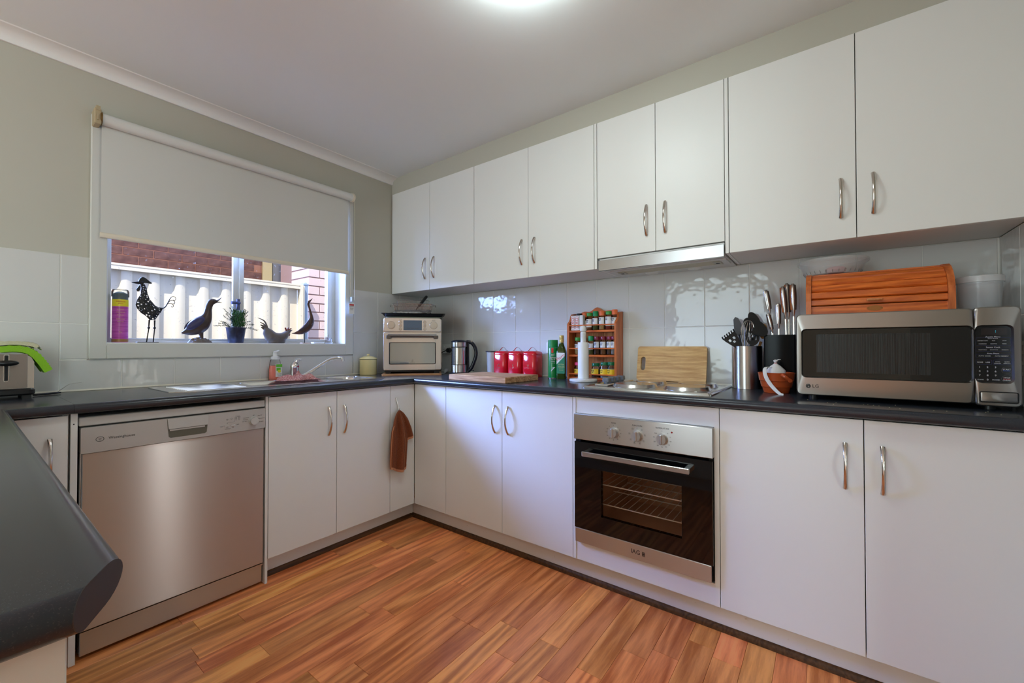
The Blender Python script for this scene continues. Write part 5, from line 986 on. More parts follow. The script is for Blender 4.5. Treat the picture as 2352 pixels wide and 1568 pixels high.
for i in range(len(arcp) - 1):
    (y0, z0), (y1, z1_) = arcp[i], arcp[i + 1]; v = Vector((y1 - y0, z1_ - z0)); L_ = v.length; v /= L_; n = Vector((-v.y, v.x)); g = 0.0012
    q_ = [Vector((y0, z0)) + v * g, Vector((y1, z1_)) - v * g]; c4 = [q_[0] - n * 0.0, q_[0] + n * 0.005 + v * 0.003, q_[1] + n * 0.005 - v * 0.003, q_[1]]
    P('slat', M().loops([[(x, c.x, c.y) for c in [c4[0] - n * 0.006] + c4 + [c4[3] - n * 0.006]] for x in (0.0175, BLn - 0.0175)]), ORANGEW, bx, smooth=False)
P('pull', M().box(0.180, 0.225, -BD - 0.006, -BD + 0.0085, 0.046, 0.055, 0.003), PALEPINE, bx, 'pale wooden pull')
k = M().lathe([(0, 0), (0.022, 0), (0.0215, 0.0012), (0, 0.0012)], 28, e=(1, 0.42)); k.lathe([(0, 0.0012), (0.0018, 0.0012), (0.001, 0.002), (0, 0.002)], 8, (-0.017, 0, 0)).lathe([(0, 0.0012), (0.0018, 0.0012), (0.001, 0.002), (0, 0.002)], 8, (0.017, 0, 0)); k.move(0, TF(0.203, -BD + 0.0115, 0.020)); P('brass_plate', k, mat('old_brass', S(150, 96, 48), 0.4, metal=0.6), bx)
MILK = translucent('milky_plastic', (0.86, 0.86, 0.87, 1), 0.26, 0.12)
ct = thing('plastic_tub', 'round clear plastic tub with lid and dark blue bits inside', 'tub', (-0.205, -3.122, MT + 0.0005))
P('tub_wall', M().lathe([(0, 0.001), (0.048, 0.001), (0.051, 0.005), (0.0555, 0.112), (0.0545, 0.112), (0.050, 0.006), (0, 0.003)], 36), MILK, ct)
P('lid', M().lathe([(0.0560, 0.104), (0.0595, 0.105), (0.0595, 0.124), (0.057, 0.1265), (0, 0.1265)], 36), translucent('milky_lid', (0.88, 0.88, 0.89, 1), 0.5, 0.2), ct)
DB = mat('dark_blue_bits', S(38, 48, 66), 0.6)
for i, (x, y, r_) in enumerate(((-0.020, -0.004, 0.013), (-0.018, -0.026, 0.009), (-0.016, 0.018, 0.009))): t = thing('peg', ('largest dark blue lump, middle of three,', 'small dark blue lump, right of three,', 'small dark blue lump, left of three,')[i] + ' in the round plastic tub', 'peg', (-0.205 + x, -3.122 + y, MT + 0.0045), 0, 'dark blue lumps in the tub'); P('lump', M().ell((0, 0, r_ * 0.6), r_, r_ * 0.9, r_ * 0.6, 10, 6), DB, t)
c2 = thing('plastic_bowl', 'shallow wide clear plastic bowl tilted on the bread box', 'bowl', (-0.150, -2.716, MT + 0.0037 + BH + 0.0005)); c2.rotation_euler = (0, 0, 0)
P('bowl_wall', M().lathe([(0, 0.001), (0.085, 0.001), (0.092, 0.004), (0.113, 0.052), (0.119, 0.053), (0.119, 0.056), (0.122, 0.057), (0.122, 0.064), (0.119, 0.066), (0.112, 0.066), (0.110, 0.054), (0.090, 0.006), (0, 0.003)], 48), translucent('clear_plastic', (0.86, 0.85, 0.84, 1), 0.26, 0.12), c2)
m = M()
for k in range(30): a_ = R(k * 12); m.tube([(0.0945 * math.cos(a_), 0.0945 * math.sin(a_), 0.008), (0.099 * math.cos(a_), 0.099 * math.sin(a_), 0.018)], 0.0009, 4)
P('rib_marks', m, mat('rib_shadow', S(120, 116, 112), 0.5), c2)
t = thing('cloth_bundle', 'dusky pink item showing through the shallow plastic bowl', 'cloth', (-0.180, -2.728, MT + 0.0037 + BH + 0.0045)); P('bundle', M().ell((0, 0, 0.018), 0.036, 0.036, 0.016, 14, 8), mat('dusky_pink', S(206, 120, 130), 0.8), t)
t = thing('slatted_rack', 'grey folding rack squeezed between the microwave and the end wall', 'rack', (-0.245, -3.190, BT), STOVE)
GR = mat('rack_grey', S(132, 132, 124), 0.5)
for x in (-0.006, 0.016): P('post', M().box(x, x + 0.006, -0.006, 0.006, 0.0005, 0.205), GR, t, smooth=False)
for z in (0.10, 0.135, 0.17, 0.20): P('slat', M().box(-0.010, 0.022, -0.012, -0.006, z, z + 0.014, 0.001), GR, t, smooth=False)
# crumbs on the worktop under the microwave
random.seed(11); m = M()
for k in range(16): m.ell((random.uniform(-0.56, -0.45), random.uniform(-3.1, -2.62), BT + 0.0008), 0.0011, 0.0016, 0.0008, 5, 3)
o = P('crumbs', m, mat('crumb', S(190, 180, 140), 0.9), None); o['kind'] = 'stuff'; o['label'] = 'scattered pale crumbs on the worktop in front of the microwave'
# ---------------------------------------------------------------- left bench: toaster and cloths
tr = thing('toaster', 'steel toaster with black lever at the left end of the worktop', 'toaster', (-2.243, -0.235, BT))
P('base', M().prism(rrect(-0.082, 0.082, -0.008, 0.205, 0.02), 'z', 0.014, 0.040, 0.006), BLACKP, tr)
for x in (-0.06, 0.06):
    for y in (0.015, 0.18): P('foot', M().box(x - 0.012, x + 0.012, y - 0.012, y + 0.012, 0.0, 0.015), BLACKP, tr, smooth=False)
P('shell', M().prism([(-0.078, 0.040), (0.078, 0.040), (0.078, 0.140), (0.070, 0.160), (0.055, 0.171), (-0.055, 0.171), (-0.070, 0.160), (-0.078, 0.140)], 'y', 0.008, 0.20), CHROME, tr)
P('end_plate', M().prism(rrect(-0.061, 0.061, 0.042, 0.172, 0.004, 2), 'y', 0.0, 0.008, 0.001), STEEL, tr)
P('lever_slot', M().box(0.0045, 0.0125, -0.0006, 0.0, 0.072, 0.166), BLACKM, tr, smooth=False); P('slot_trim', M().tube([(x, -0.0006, z) for x, z in rrect(0.002, 0.015, 0.069, 0.170, 0.006, 3)], 0.0012, 5, closed=True), CHROME, tr)
P('lever_knob', M().ell((0.0085, -0.014, 0.138), 0.031, 0.012, 0.011, 20, 10), BLACKP, tr)
def drape(name, lab, mt_, path, y0, y1, th, ribs, tl):
    t = thing(name, lab, 'cloth', tl); pts = smoothline(path, 8); n = len(pts); m = M()
    up = []; dn = []
    for i, p in enumerate(pts):
        a = pts[max(i - 1, 0)]; b = pts[min(i + 1, n - 1)]; d = (b - a).normalized(); nn = Vector((-d.y, d.x))
        w = th * (0.5 if i in (0, n - 1) else 1.0); bump = ribs * (0.5 + 0.5 * math.cos(i * 2.1))
        up.append(p + nn * (w + bump)); dn.append(p - nn * 0.0)
    lp = up + dn[::-1]; k = 6
    m.loops([[(p.x, y0 + (y1 - y0) * j / k, p.y + 0.002 * math.sin(j * 2.0 + p.x * 60)) for p in lp] for j in range(k + 1)])
    P('cloth', m, mt_, t, ang=60); return t
drape('microfibre_cloth', 'lime green ribbed cloth draped over the right side of the toaster', mat('lime_cloth', S(140, 196, 44), 0.95, bump=(500, 0.8, 0.003)), [(-0.085, 0.0), (-0.02, 0.001), (0.045, 0.001), (0.068, -0.012), (0.086, -0.040), (0.100, -0.068), (0.106, -0.080)], 0.0, 0.17, 0.022, 0.003, (-2.243, -0.230, BT + 0.177))
t = drape('tea_towel', 'folded beige towel lying on the lime green cloth', mat('beige_cloth', S(206, 202, 170), 0.95, bump=(400, 0.8, 0.003)), [(-0.085, 0.0), (-0.02, 0.001), (0.045, 0.001), (0.072, -0.002), (0.082, -0.010)], 0.0, 0.15, 0.013, 0.002, (-2.243, -0.220, BT + 0.204))
P('folded_end', M().grid(lambda u, v: (0.070 + 0.030 * u, 0.02 + 0.05 * v, 0.0 - 0.016 * u * u + 0.003 * math.sin(v * 12)), 6, 8).grid(lambda u, v: (0.070 + 0.026 * u, 0.02 + 0.05 * v, 0.006 - 0.016 * u * u + 0.003 * math.sin(v * 12 + 1)), 6, 8), MATS['beige_cloth'], t)
t = thing('cheese_slicer', 'black handled utensil with bent flat metal strip behind the toaster', 'utensil', (-2.10, -0.115, BT))
P('handle', M().tube([(-0.060, -0.030, 0.006), (0.0, 0.004, 0.006), (0.018, 0.016, 0.006)], [0.005, 0.006, 0.004], 8, ell=(0.8, 1.2)), BLACKP, t)
P('blade', M().grid(lambda u, v: (0.010 + 0.075 * u, 0.004 + 0.022 * v + 0.02 * u, 0.009 + 0.030 * min(1, u * 2.2) + 0.008 * max(0, u - 0.45)), 8, 2), mat('dull_blade', (0.45, 0.44, 0.40, 1), 0.4, metal=0.9), t)

# ---------------------------------------------------------------- soap, dish cloth
sp_ = thing('soap_bottle', 'clear pump bottle of pink hand soap behind the sink', 'bottle', (-1.193, -0.036, BT))
CP = thin_glass('clear_pet', (0.96, 0.97, 0.97, 1), 0.12, 0.05)
P('bottle', M().lathe([(0, 0.001), (0.034, 0.001), (0.036, 0.006), (0.0345, 0.060), (0.031, 0.095), (0.0265, 0.118), (0.022, 0.124)], 28, e=(1, 0.72)), CP, sp_)
P('liquid_soap', M().lathe([(0, 0.003), (0.032, 0.003), (0.034, 0.008), (0.0325, 0.060), (0.0305, 0.085), (0, 0.085)], 24, e=(1, 0.72)), mat('pink_soap', S(232, 130, 112), 0.2, spec=0.5), sp_)
lb = P('label', M().grid(lambda u, v: (0.038 * u - 0.008, -0.0262 + 0.004 * (u - 0.3) ** 2 * 2, 0.018 + 0.078 * v), 6, 2), LW, sp_)
P('label_print', M().box(-0.006, 0.029, -0.0275, -0.0268, 0.076, 0.094).box(-0.004, 0.020, -0.0275, -0.0268, 0.055, 0.072), mat('lime_print', S(96, 180, 50), 0.5), lb, smooth=False); P('label_print', M().lathe([(0, 0), (0.009, 0), (0.009, 0.0004), (0, 0.0004)], 16).move(0, TF(0.012, -0.0276, 0.052)), mat('lemon_print', S(206, 206, 50), 0.5), lb, smooth=False)
P('lettering', M().text('Hand Wash', 0.006, TF(0.012, -0.0272, 0.036)).text('fresh lime', 0.005, TF(0.012, -0.0272, 0.028)), GREYINK, lb, smooth=False)
pm = P('pump', M().lathe([(0.023, 0.123), (0.0235, 0.138), (0.020, 0.140), (0.013, 0.142), (0.0125, 0.160), (0, 0.161)], 20), translucent('pump_plastic', (0.86, 0.87, 0.86, 1), 0.85, 0.3), sp_)
P('nozzle', M().tube([(-0.008, 0, 0.165), (0.004, 0, 0.166), (0.022, -0.004, 0.176)], [0.010, 0.0095, 0.006], 10, ell=(0.8, 1)).cyl((0, 0, 0.158), (0, 0, 0.167), 0.009, 12), MATS['pump_plastic'], pm)
dc = thing('dish_cloth', 'crumpled pink checked dish cloth at the foot of the tap', 'cloth', (-1.135, -0.190, BT + 0.004))
random.seed(9)
def dcf(u, v):
    x = -0.105 + 0.21 * u; y = -0.055 + 0.11 * v; e = math.sin(math.pi * u) ** 0.6 * math.sin(math.pi * v) ** 0.5
    z = 0.042 * e * (0.62 + 0.38 * math.sin(x * 58 + y * 40)) + 0.010 * math.sin(x * 90 - y * 70) * e + 0.006 * math.sin(y * 160) * e
    return (x + 0.012 * math.sin(v * 9), y + 0.014 * math.sin(u * 11), max(0.0005, z))
P('cloth', M().grid(dcf, 36, 18), mat('pink_cloth', S(172, 102, 98), 0.95, var=(S(206, 160, 152), 160, 0.42, 0.6)), dc, ang=80)

# ---------------------------------------------------------------- hanging hand towel
hk = thing('hook', 'small steel wire hook on the white panel in the corner', 'hook', (-0.722, -0.58, 0.79))
P('hook', M().tube(smoothline([(-0.004, -0.003, 0.012), (-0.001, -0.006, -0.006), (0.004, -0.010, -0.030), (0.006, -0.016, -0.058), (0.004, -0.026, -0.064), (0.002, -0.031, -0.052)], 4), 0.003, 8), SATIN, hk)
ht = thing('hand_towel', 'rust brown hand towel hanging from the steel hook', 'towel', (-0.716, -0.596, 0.727))
TW = mat('rust_towel', S(148, 84, 52), 0.98, var=(S(118, 60, 34), 300, 0.3, 0.7), bump=(500, 0.9, 0.003)); TH = mat('towel_hem', S(196, 132, 96), 0.95)
# (the towel hangs by one point: outline width grows quickly, the left part is long, the right corner short)
def lerp(t, ks):
    for (a0, b0), (a1, b1) in zip(ks[:-1], ks[1:]):
        if t <= a1: return b0 + (b1 - b0) * (t - a0) / (a1 - a0)
    return ks[-1][1]
XL = [(0, -0.006), (0.02, -0.030), (0.06, -0.054), (0.12, -0.074), (0.20, -0.082), (0.30, -0.086), (0.38, -0.083)]
XR = [(0, 0.006), (0.02, 0.034), (0.06, 0.066), (0.12, 0.094), (0.17, 0.108), (0.25, 0.112)]
XM = [(0, 0.003), (0.05, 0.022), (0.12, 0.045), (0.20, 0.062), (0.26, 0.058), (0.38, 0.050)]
def tw_long(u, v, off=0.0):
    d = (0.352 - 0.014 * math.cos(u * 5.5) + 0.010 * u) * v; xl, xr = lerp(d, XL), lerp(d, XM); k = min(1, d / 0.08)
    y = -0.012 - 0.014 * k - 0.012 * k * math.sin(u * 10.5 + 0.6) - 0.006 * k * math.sin(u * 23)
    return (xl + (xr - xl) * u, y + off, -d)
def tw_short(u, v, off=0.0):
    d = (0.205 - 0.028 * u) * v; xl, xr = lerp(d, XM) - 0.016 * min(1, d / 0.05), lerp(d, XR); k = min(1, d / 0.08)
    return (xl + (xr - xl) * u, -0.012 - 0.006 * k - 0.009 * k * math.sin(u * 9 + 1.2) + off + 0.006, -d)
m = M()
for o_ in (0, 0.005): m.grid(lambda u, v: tw_long(u, v, o_), 36, 30).grid(lambda u, v: tw_short(u, v, o_), 20, 24)
P('towel', m, TW, ht, ang=80)
m = M(); m.grid(lambda u, v: tw_long(u, 0.962 + 0.040 * v, -0.0016), 36, 2).grid(lambda u, v: tw_short(u, 0.93 + 0.07 * v, -0.0016), 20, 2)
m.grid(lambda u, v: tw_long(0.74 + 0.022 * u, 0.04 + 0.92 * v, -0.0022), 2, 30).grid(lambda u, v: tw_long(0.02 * u, 0.25 + 0.75 * v, -0.0016), 2, 24).grid(lambda u, v: tw_short(0.40 + 0.03 * u, 0.05 + 0.35 * v, -0.002), 2, 12)
P('hem', m, TH, ht, ang=80)

# ---------------------------------------------------------------- window sill ornaments
SZ = WZ0 + 0.0005
t = thing('insect_spray_can', 'pink and yellow spray can with clear cap on the window sill', 'spray can', (-1.872, 0.046, SZ))
P('body', M().lathe([(0, 0), (0.029, 0), (0.030, 0.004), (0.030, 0.180), (0, 0.180)], 28), mat('magenta_can', S(196, 92, 176), 0.3, var=(S(170, 60, 150), 40, 0.45, 0.6, (0.2, 0.2, 4))), t)
P('base_band', M().lathe([(0.0303, 0.003), (0.0305, 0.016)], 28), mat('base_gold', S(150, 110, 60), 0.4), t)
P('yellow_band', M().lathe([(0.0304, 0.174), (0.0304, 0.207)], 28).lathe([(0, 0.207), (0.0304, 0.207)], 28), mat('yellow_band', S(232, 214, 40), 0.4), t)
P('inner_cap', M().lathe([(0.029, 0.207), (0.029, 0.226), (0.024, 0.238), (0.010, 0.246), (0, 0.247)], 24), mat('slate_cap', S(84, 96, 98), 0.4), t)
P('clear_cap', M().lathe([(0.0325, 0.222), (0.0325, 0.246), (0.028, 0.256), (0.012, 0.259), (0, 0.259)], 24), JARG, t)
m = M(); onround(m, 'SURFACE', 0.0085, 0.0305, -8, 0.197); onround(m, 'SPRAY', 0.0065, 0.0305, -8, 0.187); P('lettering', m, mat('orange_red_ink', S(214, 96, 50), 0.5), t, smooth=False)
m = M(); [onround(m, s_, 0.0052, 0.0305, -8, z) for s_, z in (('KILLS FAST', 0.158), ('INDOOR USE', 0.145), ('flies & ants', 0.132), ('DIRECTIONS', 0.112), ('shake well', 0.100), ('300 g', 0.050))]; P('lettering', m, mat('gold_ink2', S(226, 200, 120), 0.5), t, smooth=False)
MTB = mat('black_iron', S(16, 15, 15), 0.5)
ro = thing('rooster_figure', 'black metal rooster ornament pierced with round holes on the sill', 'ornament', (-1.765, 0.045, SZ))
OFF = Vector((-1.765, 1.1375))
def loc2(l): return [Vector((x, z)) - OFF for x, z in l]
outl = loc2([(-1.797, 1.427), (-1.783, 1.431), (-1.775, 1.414), (-1.771, 1.383), (-1.762, 1.357), (-1.741, 1.327), (-1.725, 1.317), (-1.708, 1.317), (-1.718, 1.294), (-1.730, 1.273), (-1.740, 1.254), (-1.761, 1.251), (-1.775, 1.270), (-1.796, 1.287), (-1.811, 1.308), (-1.816, 1.325), (-1.810, 1.352), (-1.797, 1.380), (-1.795, 1.412)])
def inside(p, poly):
    r_ = False; j = len(poly) - 1
    for i in range(len(poly)):
        a_, b_ = poly[i], poly[j]
        if (a_.y > p.y) != (b_.y > p.y) and p.x < (b_.x - a_.x) * (p.y - a_.y) / (b_.y - a_.y) + a_.x: r_ = not r_
        j = i
    return r_
def edist(p, poly):
    d = 9
    for i in range(len(poly)):
        a_, b_ = poly[i - 1], poly[i]; ab = b_ - a_; t_ = max(0, min(1, (p - a_).dot(ab) / ab.length_squared)); d = min(d, (a_ + ab * t_ - p).length)
    return d
random.seed(21); holes = []
for _ in range(1500):
    p = Vector((random.uniform(-0.06, 0.06), random.uniform(0.11, 0.30))); r_ = random.choice((0.0020, 0.0024, 0.0028, 0.0040))
    if inside(p, outl) and edist(p, outl) > r_ + 0.0014 and not (0.195 < p.y < 0.235 and p.x < -0.004 and p.x > -0.03 and _ % 3) and all((p - q_).length > r_ + s_ + 0.0022 for q_, s_ in holes): holes.append((p, r_))
m = M(); ng = 0.0013; vs = {}
def gv(i, j, side_):
    k = (i, j, side_)
    if k not in vs:
        p = Vector((i * ng, j * ng)); dd = 0.0022 + 0.010 * min(1.0, edist(p, outl) / 0.022) ** 0.6 if inside(p, outl) else 0.0018
        vs[k] = m.bm.verts.new((p.x, side_ * dd, p.y))
    return vs[k]
cells_ = set()
for i in range(-46, 50):
    for j in range(84, 232):
        p = Vector(((i + 0.5) * ng, (j + 0.5) * ng))
        if inside(p, outl) and all((p - q_).length > r_ for q_, r_ in holes): cells_.add((i, j))
for i, j in cells_:
    for s in (-1, 1): m.bm.faces.new((gv(i, j, s), gv(i + 1, j, s), gv(i + 1, j + 1, s), gv(i, j + 1, s)))
    for (di, dj, a_, b_) in ((-1, 0, (0, 0), (0, 1)), (1, 0, (1, 0), (1, 1)), (0, -1, (0, 0), (1, 0)), (0, 1, (0, 1), (1, 1))):
        if (i + di, j + dj) not in cells_: m.bm.faces.new((gv(i + a_[0], j + a_[1], -1), gv(i + b_[0], j + b_[1], -1), gv(i + b_[0], j + b_[1], 1), gv(i + a_[0], j + a_[1], 1)))
P('pierced_body', m, MTB, ro, ang=50)
def sil(l, y0, y1, mt_, name, par, lab=None): return P(name, M().prism([(p.x, p.y) for p in loc2(l)], 'y', y0, y1), mt_, par, lab, smooth=False)
P('head', M().tube([(-0.030, 0, 0.292), (-0.028, 0, 0.300), (-0.022, 0, 0.306)], [0.009, 0.012, 0.008], 10, ell=(1, 0.7)).tube([(-0.030, 0, 0.299), (-0.048, 0, 0.298), (-0.067, 0, 0.2965)], [0.009, 0.006, 0.001], 8), MTB, ro)
sil([(-1.806, 1.441), (-1.803, 1.455), (-1.795, 1.465), (-1.787, 1.466), (-1.778, 1.461), (-1.766, 1.449), (-1.754, 1.440), (-1.757, 1.436), (-1.775, 1.438), (-1.790, 1.436)], -0.004, 0.004, MTB, 'comb', ro); sil([(-1.800, 1.430), (-1.808, 1.414), (-1.814, 1.403), (-1.812, 1.394), (-1.806, 1.392), (-1.800, 1.400), (-1.798, 1.414)], -0.003, 0.003, MTB, 'wattle', ro)
for xs in ((0.002, 0.000, -0.008), (0.023, 0.023, 0.018)): P('leg', M().tube([(xs[0], 0, 0.114), (xs[1], 0, 0.080)], [0.004, 0.0028], 7).ell((xs[1], 0, 0.075), 0.0058, 0.0058, 0.0066, 8, 6).tube([(xs[1], 0, 0.070), (xs[2], 0, 0.003)], 0.0025, 7), MTB, ro)
P('base', M().box(-0.047, 0.036, -0.022, 0.022, 0.0, 0.0035, 0.001), MTB, ro)
m = M().tube(smoothline([(x - OFF.x, 0, z - OFF.y) for x, z in ((-1.725, 1.316), (-1.708, 1.316), (-1.698, 1.326), (-1.688, 1.348), (-1.680, 1.368), (-1.670, 1.380), (-1.660, 1.378), (-1.656, 1.368), (-1.661, 1.360), (-1.666, 1.363))], 4), [0.0034 - 0.0022 * min(1, k / 20) for k in range(37)], 6)
for pts in (((-1.688, 1.346), (-1.678, 1.358), (-1.667, 1.360), (-1.660, 1.350), (-1.663, 1.341), (-1.669, 1.343)), ((-1.693, 1.337), (-1.684, 1.342), (-1.672, 1.341), (-1.666, 1.332), (-1.670, 1.324), (-1.676, 1.327))): m.tube(smoothline([(x - OFF.x, 0, z - OFF.y) for x, z in pts], 4), 0.0015, 5)
P('tail_scrolls', m, MTB, ro)
du = thing('duck_figure', 'bronze coloured duck figure with open beak on the sill', 'ornament', (-1.550, 0.046, SZ)); DBZ = mat('bronze_resin', S(74, 54, 40), 0.4, spec=0.5, var=(S(52, 40, 34), 30, 0.3, 0.7))
ax = [(-0.080, 0.052, 0.004), (-0.066, 0.056, 0.012), (-0.046, 0.064, 0.026), (-0.020, 0.082, 0.040), (0.006, 0.104, 0.042), (0.026, 0.132, 0.031), (0.036, 0.160, 0.0215), (0.040, 0.188, 0.0165), (0.046, 0.212, 0.0155), (0.054, 0.228, 0.0165), (0.064, 0.232, 0.0155), (0.074, 0.233, 0.0105), (0.082, 0.233, 0.006)]
ap = smoothline([(a_[0], 0, a_[1]) for a_ in ax], 4); rp_ = [v.x for v in smoothline([(a_[2], 0, 0) for a_ in ax], 4)]
P('body', M().tube(ap, rp_, 14, ell=(1.0, 0.72)), DBZ, du)
P('upper_beak', M().tube([(0.078, 0, 0.236), (0.090, 0, 0.244), (0.100, 0, 0.257)], [0.008, 0.0055, 0.003], 8, ell=(0.6, 1.3)), DBZ, du); P('lower_beak', M().tube([(0.078, 0, 0.230), (0.092, 0, 0.231), (0.103, 0, 0.2285)], [0.006, 0.004, 0.002], 8, ell=(0.6, 1.3)), DBZ, du)
for s in (-1, 1): P('wing', M().tube(smoothline([(-0.062, s * 0.018, 0.072), (-0.040, s * 0.026, 0.092), (-0.010, s * 0.030, 0.118), (0.014, s * 0.024, 0.138)], 4), [0.004, 0.010, 0.014, 0.017, 0.019, 0.020, 0.020, 0.019, 0.018, 0.016, 0.013, 0.009, 0.004], 8, ell=(1, 0.35)), mat('wing_blue', S(52, 48, 84), 0.4) if s < 0 else MATS['wing_blue'], du, 'bluish wing'); P('eye', M().ell((0.058, s * 0.0118, 0.236), 0.002, 0.0012, 0.002, 8, 5), BLACKP, du)
P('leg', M().tube([(0.002, 0, 0.066), (0.008, 0, 0.040), (0.006, 0, 0.020)], [0.016, 0.009, 0.012], 10), DBZ, du)
random.seed(4); P('rock_base', M().grid(lambda u, v: (0.052 * (0.15 + 0.95 * u) * math.cos(6.2832 * v) + 0.002, 0.030 * (0.15 + 0.95 * u) * math.sin(6.2832 * v), max(0.0, 0.026 * (1 - u ** 2.2) + random.uniform(-0.006, 0.006)) if u < 0.99 else 0.0), 8, 24), mat('grey_rock_resin', S(110, 100, 92), 0.6), du, ang=20)
pp = thing('potted_plant', 'spindly green potted plant in a blue grey metal pot on the sill', 'plant', (-1.373, 0.050, SZ))
P('pot', M().lathe([(0, 0.0005), (0.036, 0.0005), (0.038, 0.003), (0.049, 0.086), (0.0515, 0.088), (0.0515, 0.091), (0.047, 0.091), (0.046, 0.075), (0, 0.075)], 32), mat('zinc_pot', S(40, 42, 58), 0.4, metal=0.4, var=(S(74, 80, 112), 18, 0.40, 0.75)), pp)
P('soil', M().lathe([(0.046, 0.076), (0, 0.080)], 20), mat('soil', S(40, 30, 24), 0.95), pp)
PLG = mat('dark_needle_green', S(40, 66, 40), 0.6); random.seed(15)
def sprig(tip, n=10, L=0.014, base=None):
    m = M(); b = Vector(base or (random.uniform(-0.02, 0.02), random.uniform(-0.015, 0.015), 0.078)); tip = Vector(tip); mid = (b + tip) / 2 + Vector((0, 0, 0.012))
    pts = smoothline([b, mid, tip], 6); m.tube(pts, [0.0014 - 0.0008 * i / len(pts) for i in range(len(pts))], 4)
    for i in range(3, len(pts)):
        for s in range(3):
            d = (pts[i] - pts[i - 1]).normalized(); o_ = Vector((random.uniform(-1, 1), random.uniform(-0.6, 0.6), random.uniform(-0.3, 1))).normalized(); e_ = pts[i] + (d * 0.5 + o_ * 0.8).normalized() * random.uniform(0.5, 1) * L
            if e_.y > 0.052: e_.y = 0.052
            m.tube([pts[i], (pts[i] + e_) / 2, e_], [0.0006, 0.0012, 0.0003], 3, cap=False)
    return P('sprig', m, PLG, pp, smooth=False)
tips = [(-0.108, -0.02, 0.094), (-0.085, 0.0, 0.108), (0.105, -0.01, 0.076), (0.088, -0.015, 0.108), (-0.058, 0, 0.190), (-0.064, -0.01, 0.150), (-0.045, 0.01, 0.165), (-0.020, 0.0, 0.205), (-0.032, -0.01, 0.198), (-0.008, 0.01, 0.190), (0.004, 0, 0.200), (0.07, 0.0, 0.128), (-0.07, 0.01, 0.120)]
tips += [(random.uniform(-0.03, 0.052), random.uniform(-0.03, 0.03), random.uniform(0.14, 0.195)) for _ in range(16)]
for tp_ in tips: sprig(tp_)
bush = M()
for _ in range(420):
    b = Vector((random.uniform(-0.02, 0.045), random.uniform(-0.028, 0.028), random.uniform(0.09, 0.175))); e_ = b + Vector((random.uniform(-0.5, 0.6), random.uniform(-0.6, 0.6), 1)).normalized() * 0.022
    bush.tube([b, (b + e_) / 2, e_], [0.0006, 0.0013, 0.0003], 3, cap=False)
o = P('leaves', bush, mat('leaf_green', S(56, 104, 52), 0.6), pp, smooth=False); o['kind'] = 'stuff'
hn = thing('hen_figure', 'round grey stoneware hen with red comb on the sill', 'ornament', (-1.150, 0.048, SZ)); CLY = mat('grey_clay', S(112, 104, 98), 0.55, var=(S(92, 84, 78), 20, 0.3, 0.7))
hx = [(-0.066, 0.100, 0.006), (-0.052, 0.070, 0.032), (-0.036, 0.044, 0.042), (-0.008, 0.036, 0.036), (0.022, 0.036, 0.034), (0.046, 0.046, 0.030), (0.062, 0.064, 0.020), (0.076, 0.076, 0.013), (0.086, 0.082, 0.007), (0.096, 0.082, 0.002)]
P('body', M().loops([[(x * 0.94, y * 0.8, z) for x, y, z in [((0.058 + i) * math.cos(R(a)), 0.040 * (1 + i * 10) * math.sin(R(a)), zz_) for a in range(0, 360, 20)]] for zz_, i in ((0.0005, -0.012), (0.004, -0.004), (0.03, 0.0015), (0.05, 0.0))], True, True).tube([(a_[0], 0, a_[1]) for a_ in hx], [a_[2] for a_ in hx], 16, ell=(1, 0.85)), CLY, hn)
for k, (x, z, L_) in enumerate(((-0.112, 0.153, 1), (-0.098, 0.128, 0.8), (-0.092, 0.112, 0.8), (-0.086, 0.098, 0.7))): P('tail_feather', M().tube(smoothline([(-0.050, (k - 1.5) * 0.005, 0.070), (-0.072, (k - 1.5) * 0.006, 0.070 + (z - 0.07) * 0.75), (x, (k - 1.5) * 0.006, z)], 5), [0.008, 0.008, 0.008, 0.0075, 0.007, 0.0065, 0.006, 0.005, 0.004, 0.003, 0.001], 8, ell=(1, 0.6)), CLY, hn)
CMB = mat('dull_red_comb', S(120, 44, 26), 0.5)
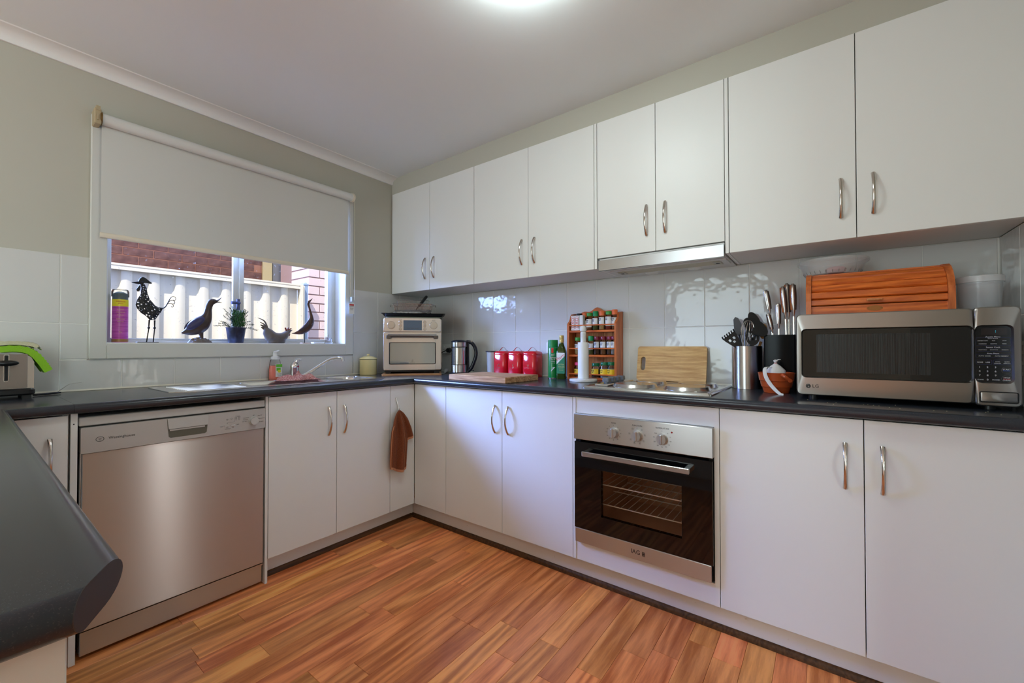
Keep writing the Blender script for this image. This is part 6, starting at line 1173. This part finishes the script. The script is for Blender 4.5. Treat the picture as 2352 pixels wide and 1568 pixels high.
P('comb', M().tube([(0.060, 0, 0.080), (0.056, 0, 0.092), (0.053, 0, 0.099)], [0.006, 0.005, 0.005], 8).tube([(0.068, 0, 0.084), (0.070, 0, 0.096), (0.073, 0, 0.100)], [0.006, 0.004, 0.004], 8).tube([(0.076, 0, 0.084), (0.084, 0, 0.093), (0.092, 0, 0.094)], [0.005, 0.0035, 0.003], 8), CMB, hn)
P('wattle', M().ell((0.078, 0, 0.058), 0.006, 0.004, 0.011, 10, 6), CMB, hn)
bd = thing('wooden_bird', 'slender dark wooden bird with long raised neck on a stand', 'ornament', (-0.975, 0.050, SZ)); DWD = wood('dark_bird_wood', S(96, 62, 44), S(62, 38, 26), scale=(20, 20, 6))
bxp = [(-0.080, 0.064, 0.0015), (-0.060, 0.066, 0.006), (-0.030, 0.074, 0.016), (0.000, 0.090, 0.024), (0.028, 0.118, 0.0265), (0.044, 0.150, 0.021), (0.046, 0.182, 0.012), (0.040, 0.212, 0.0075), (0.032, 0.240, 0.006), (0.026, 0.262, 0.008), (0.030, 0.276, 0.0085), (0.040, 0.286, 0.005), (0.054, 0.302, 0.001)]
bp2 = smoothline([(a_[0], 0, a_[1]) for a_ in bxp], 4); br2 = [v.x for v in smoothline([(a_[2], 0, 0) for a_ in bxp], 4)]
P('body', M().tube(bp2, br2, 14, ell=(1, 0.75)), DWD, bd); P('wing', M().tube(smoothline([(-0.040, -0.012, 0.082), (-0.010, -0.019, 0.104), (0.012, -0.019, 0.130), (0.018, -0.013, 0.150)], 4), [0.001, 0.004, 0.006, 0.007, 0.008, 0.0085, 0.009, 0.009, 0.008, 0.006, 0.005, 0.003, 0.001], 8, ell=(1, 0.4)), mat('bird_wing', S(58, 46, 58), 0.5), bd)
P('leg', M().tube([(0.002, 0, 0.068), (0.002, 0, 0.004)], 0.0028, 8), MTB, bd); P('stand', M().box(-0.020, 0.036, -0.018, 0.018, 0.0, 0.004, 0.001), mat('pink_stand', S(206, 170, 150), 0.5), bd)
t = thing('note_card', 'small flat white box on the sill beside the wooden bird', 'box', (-0.880, 0.055, SZ)); P('box', M().box(-0.038, 0.035, -0.02, 0.02, 0.0, 0.010, 0.001), LW, t)
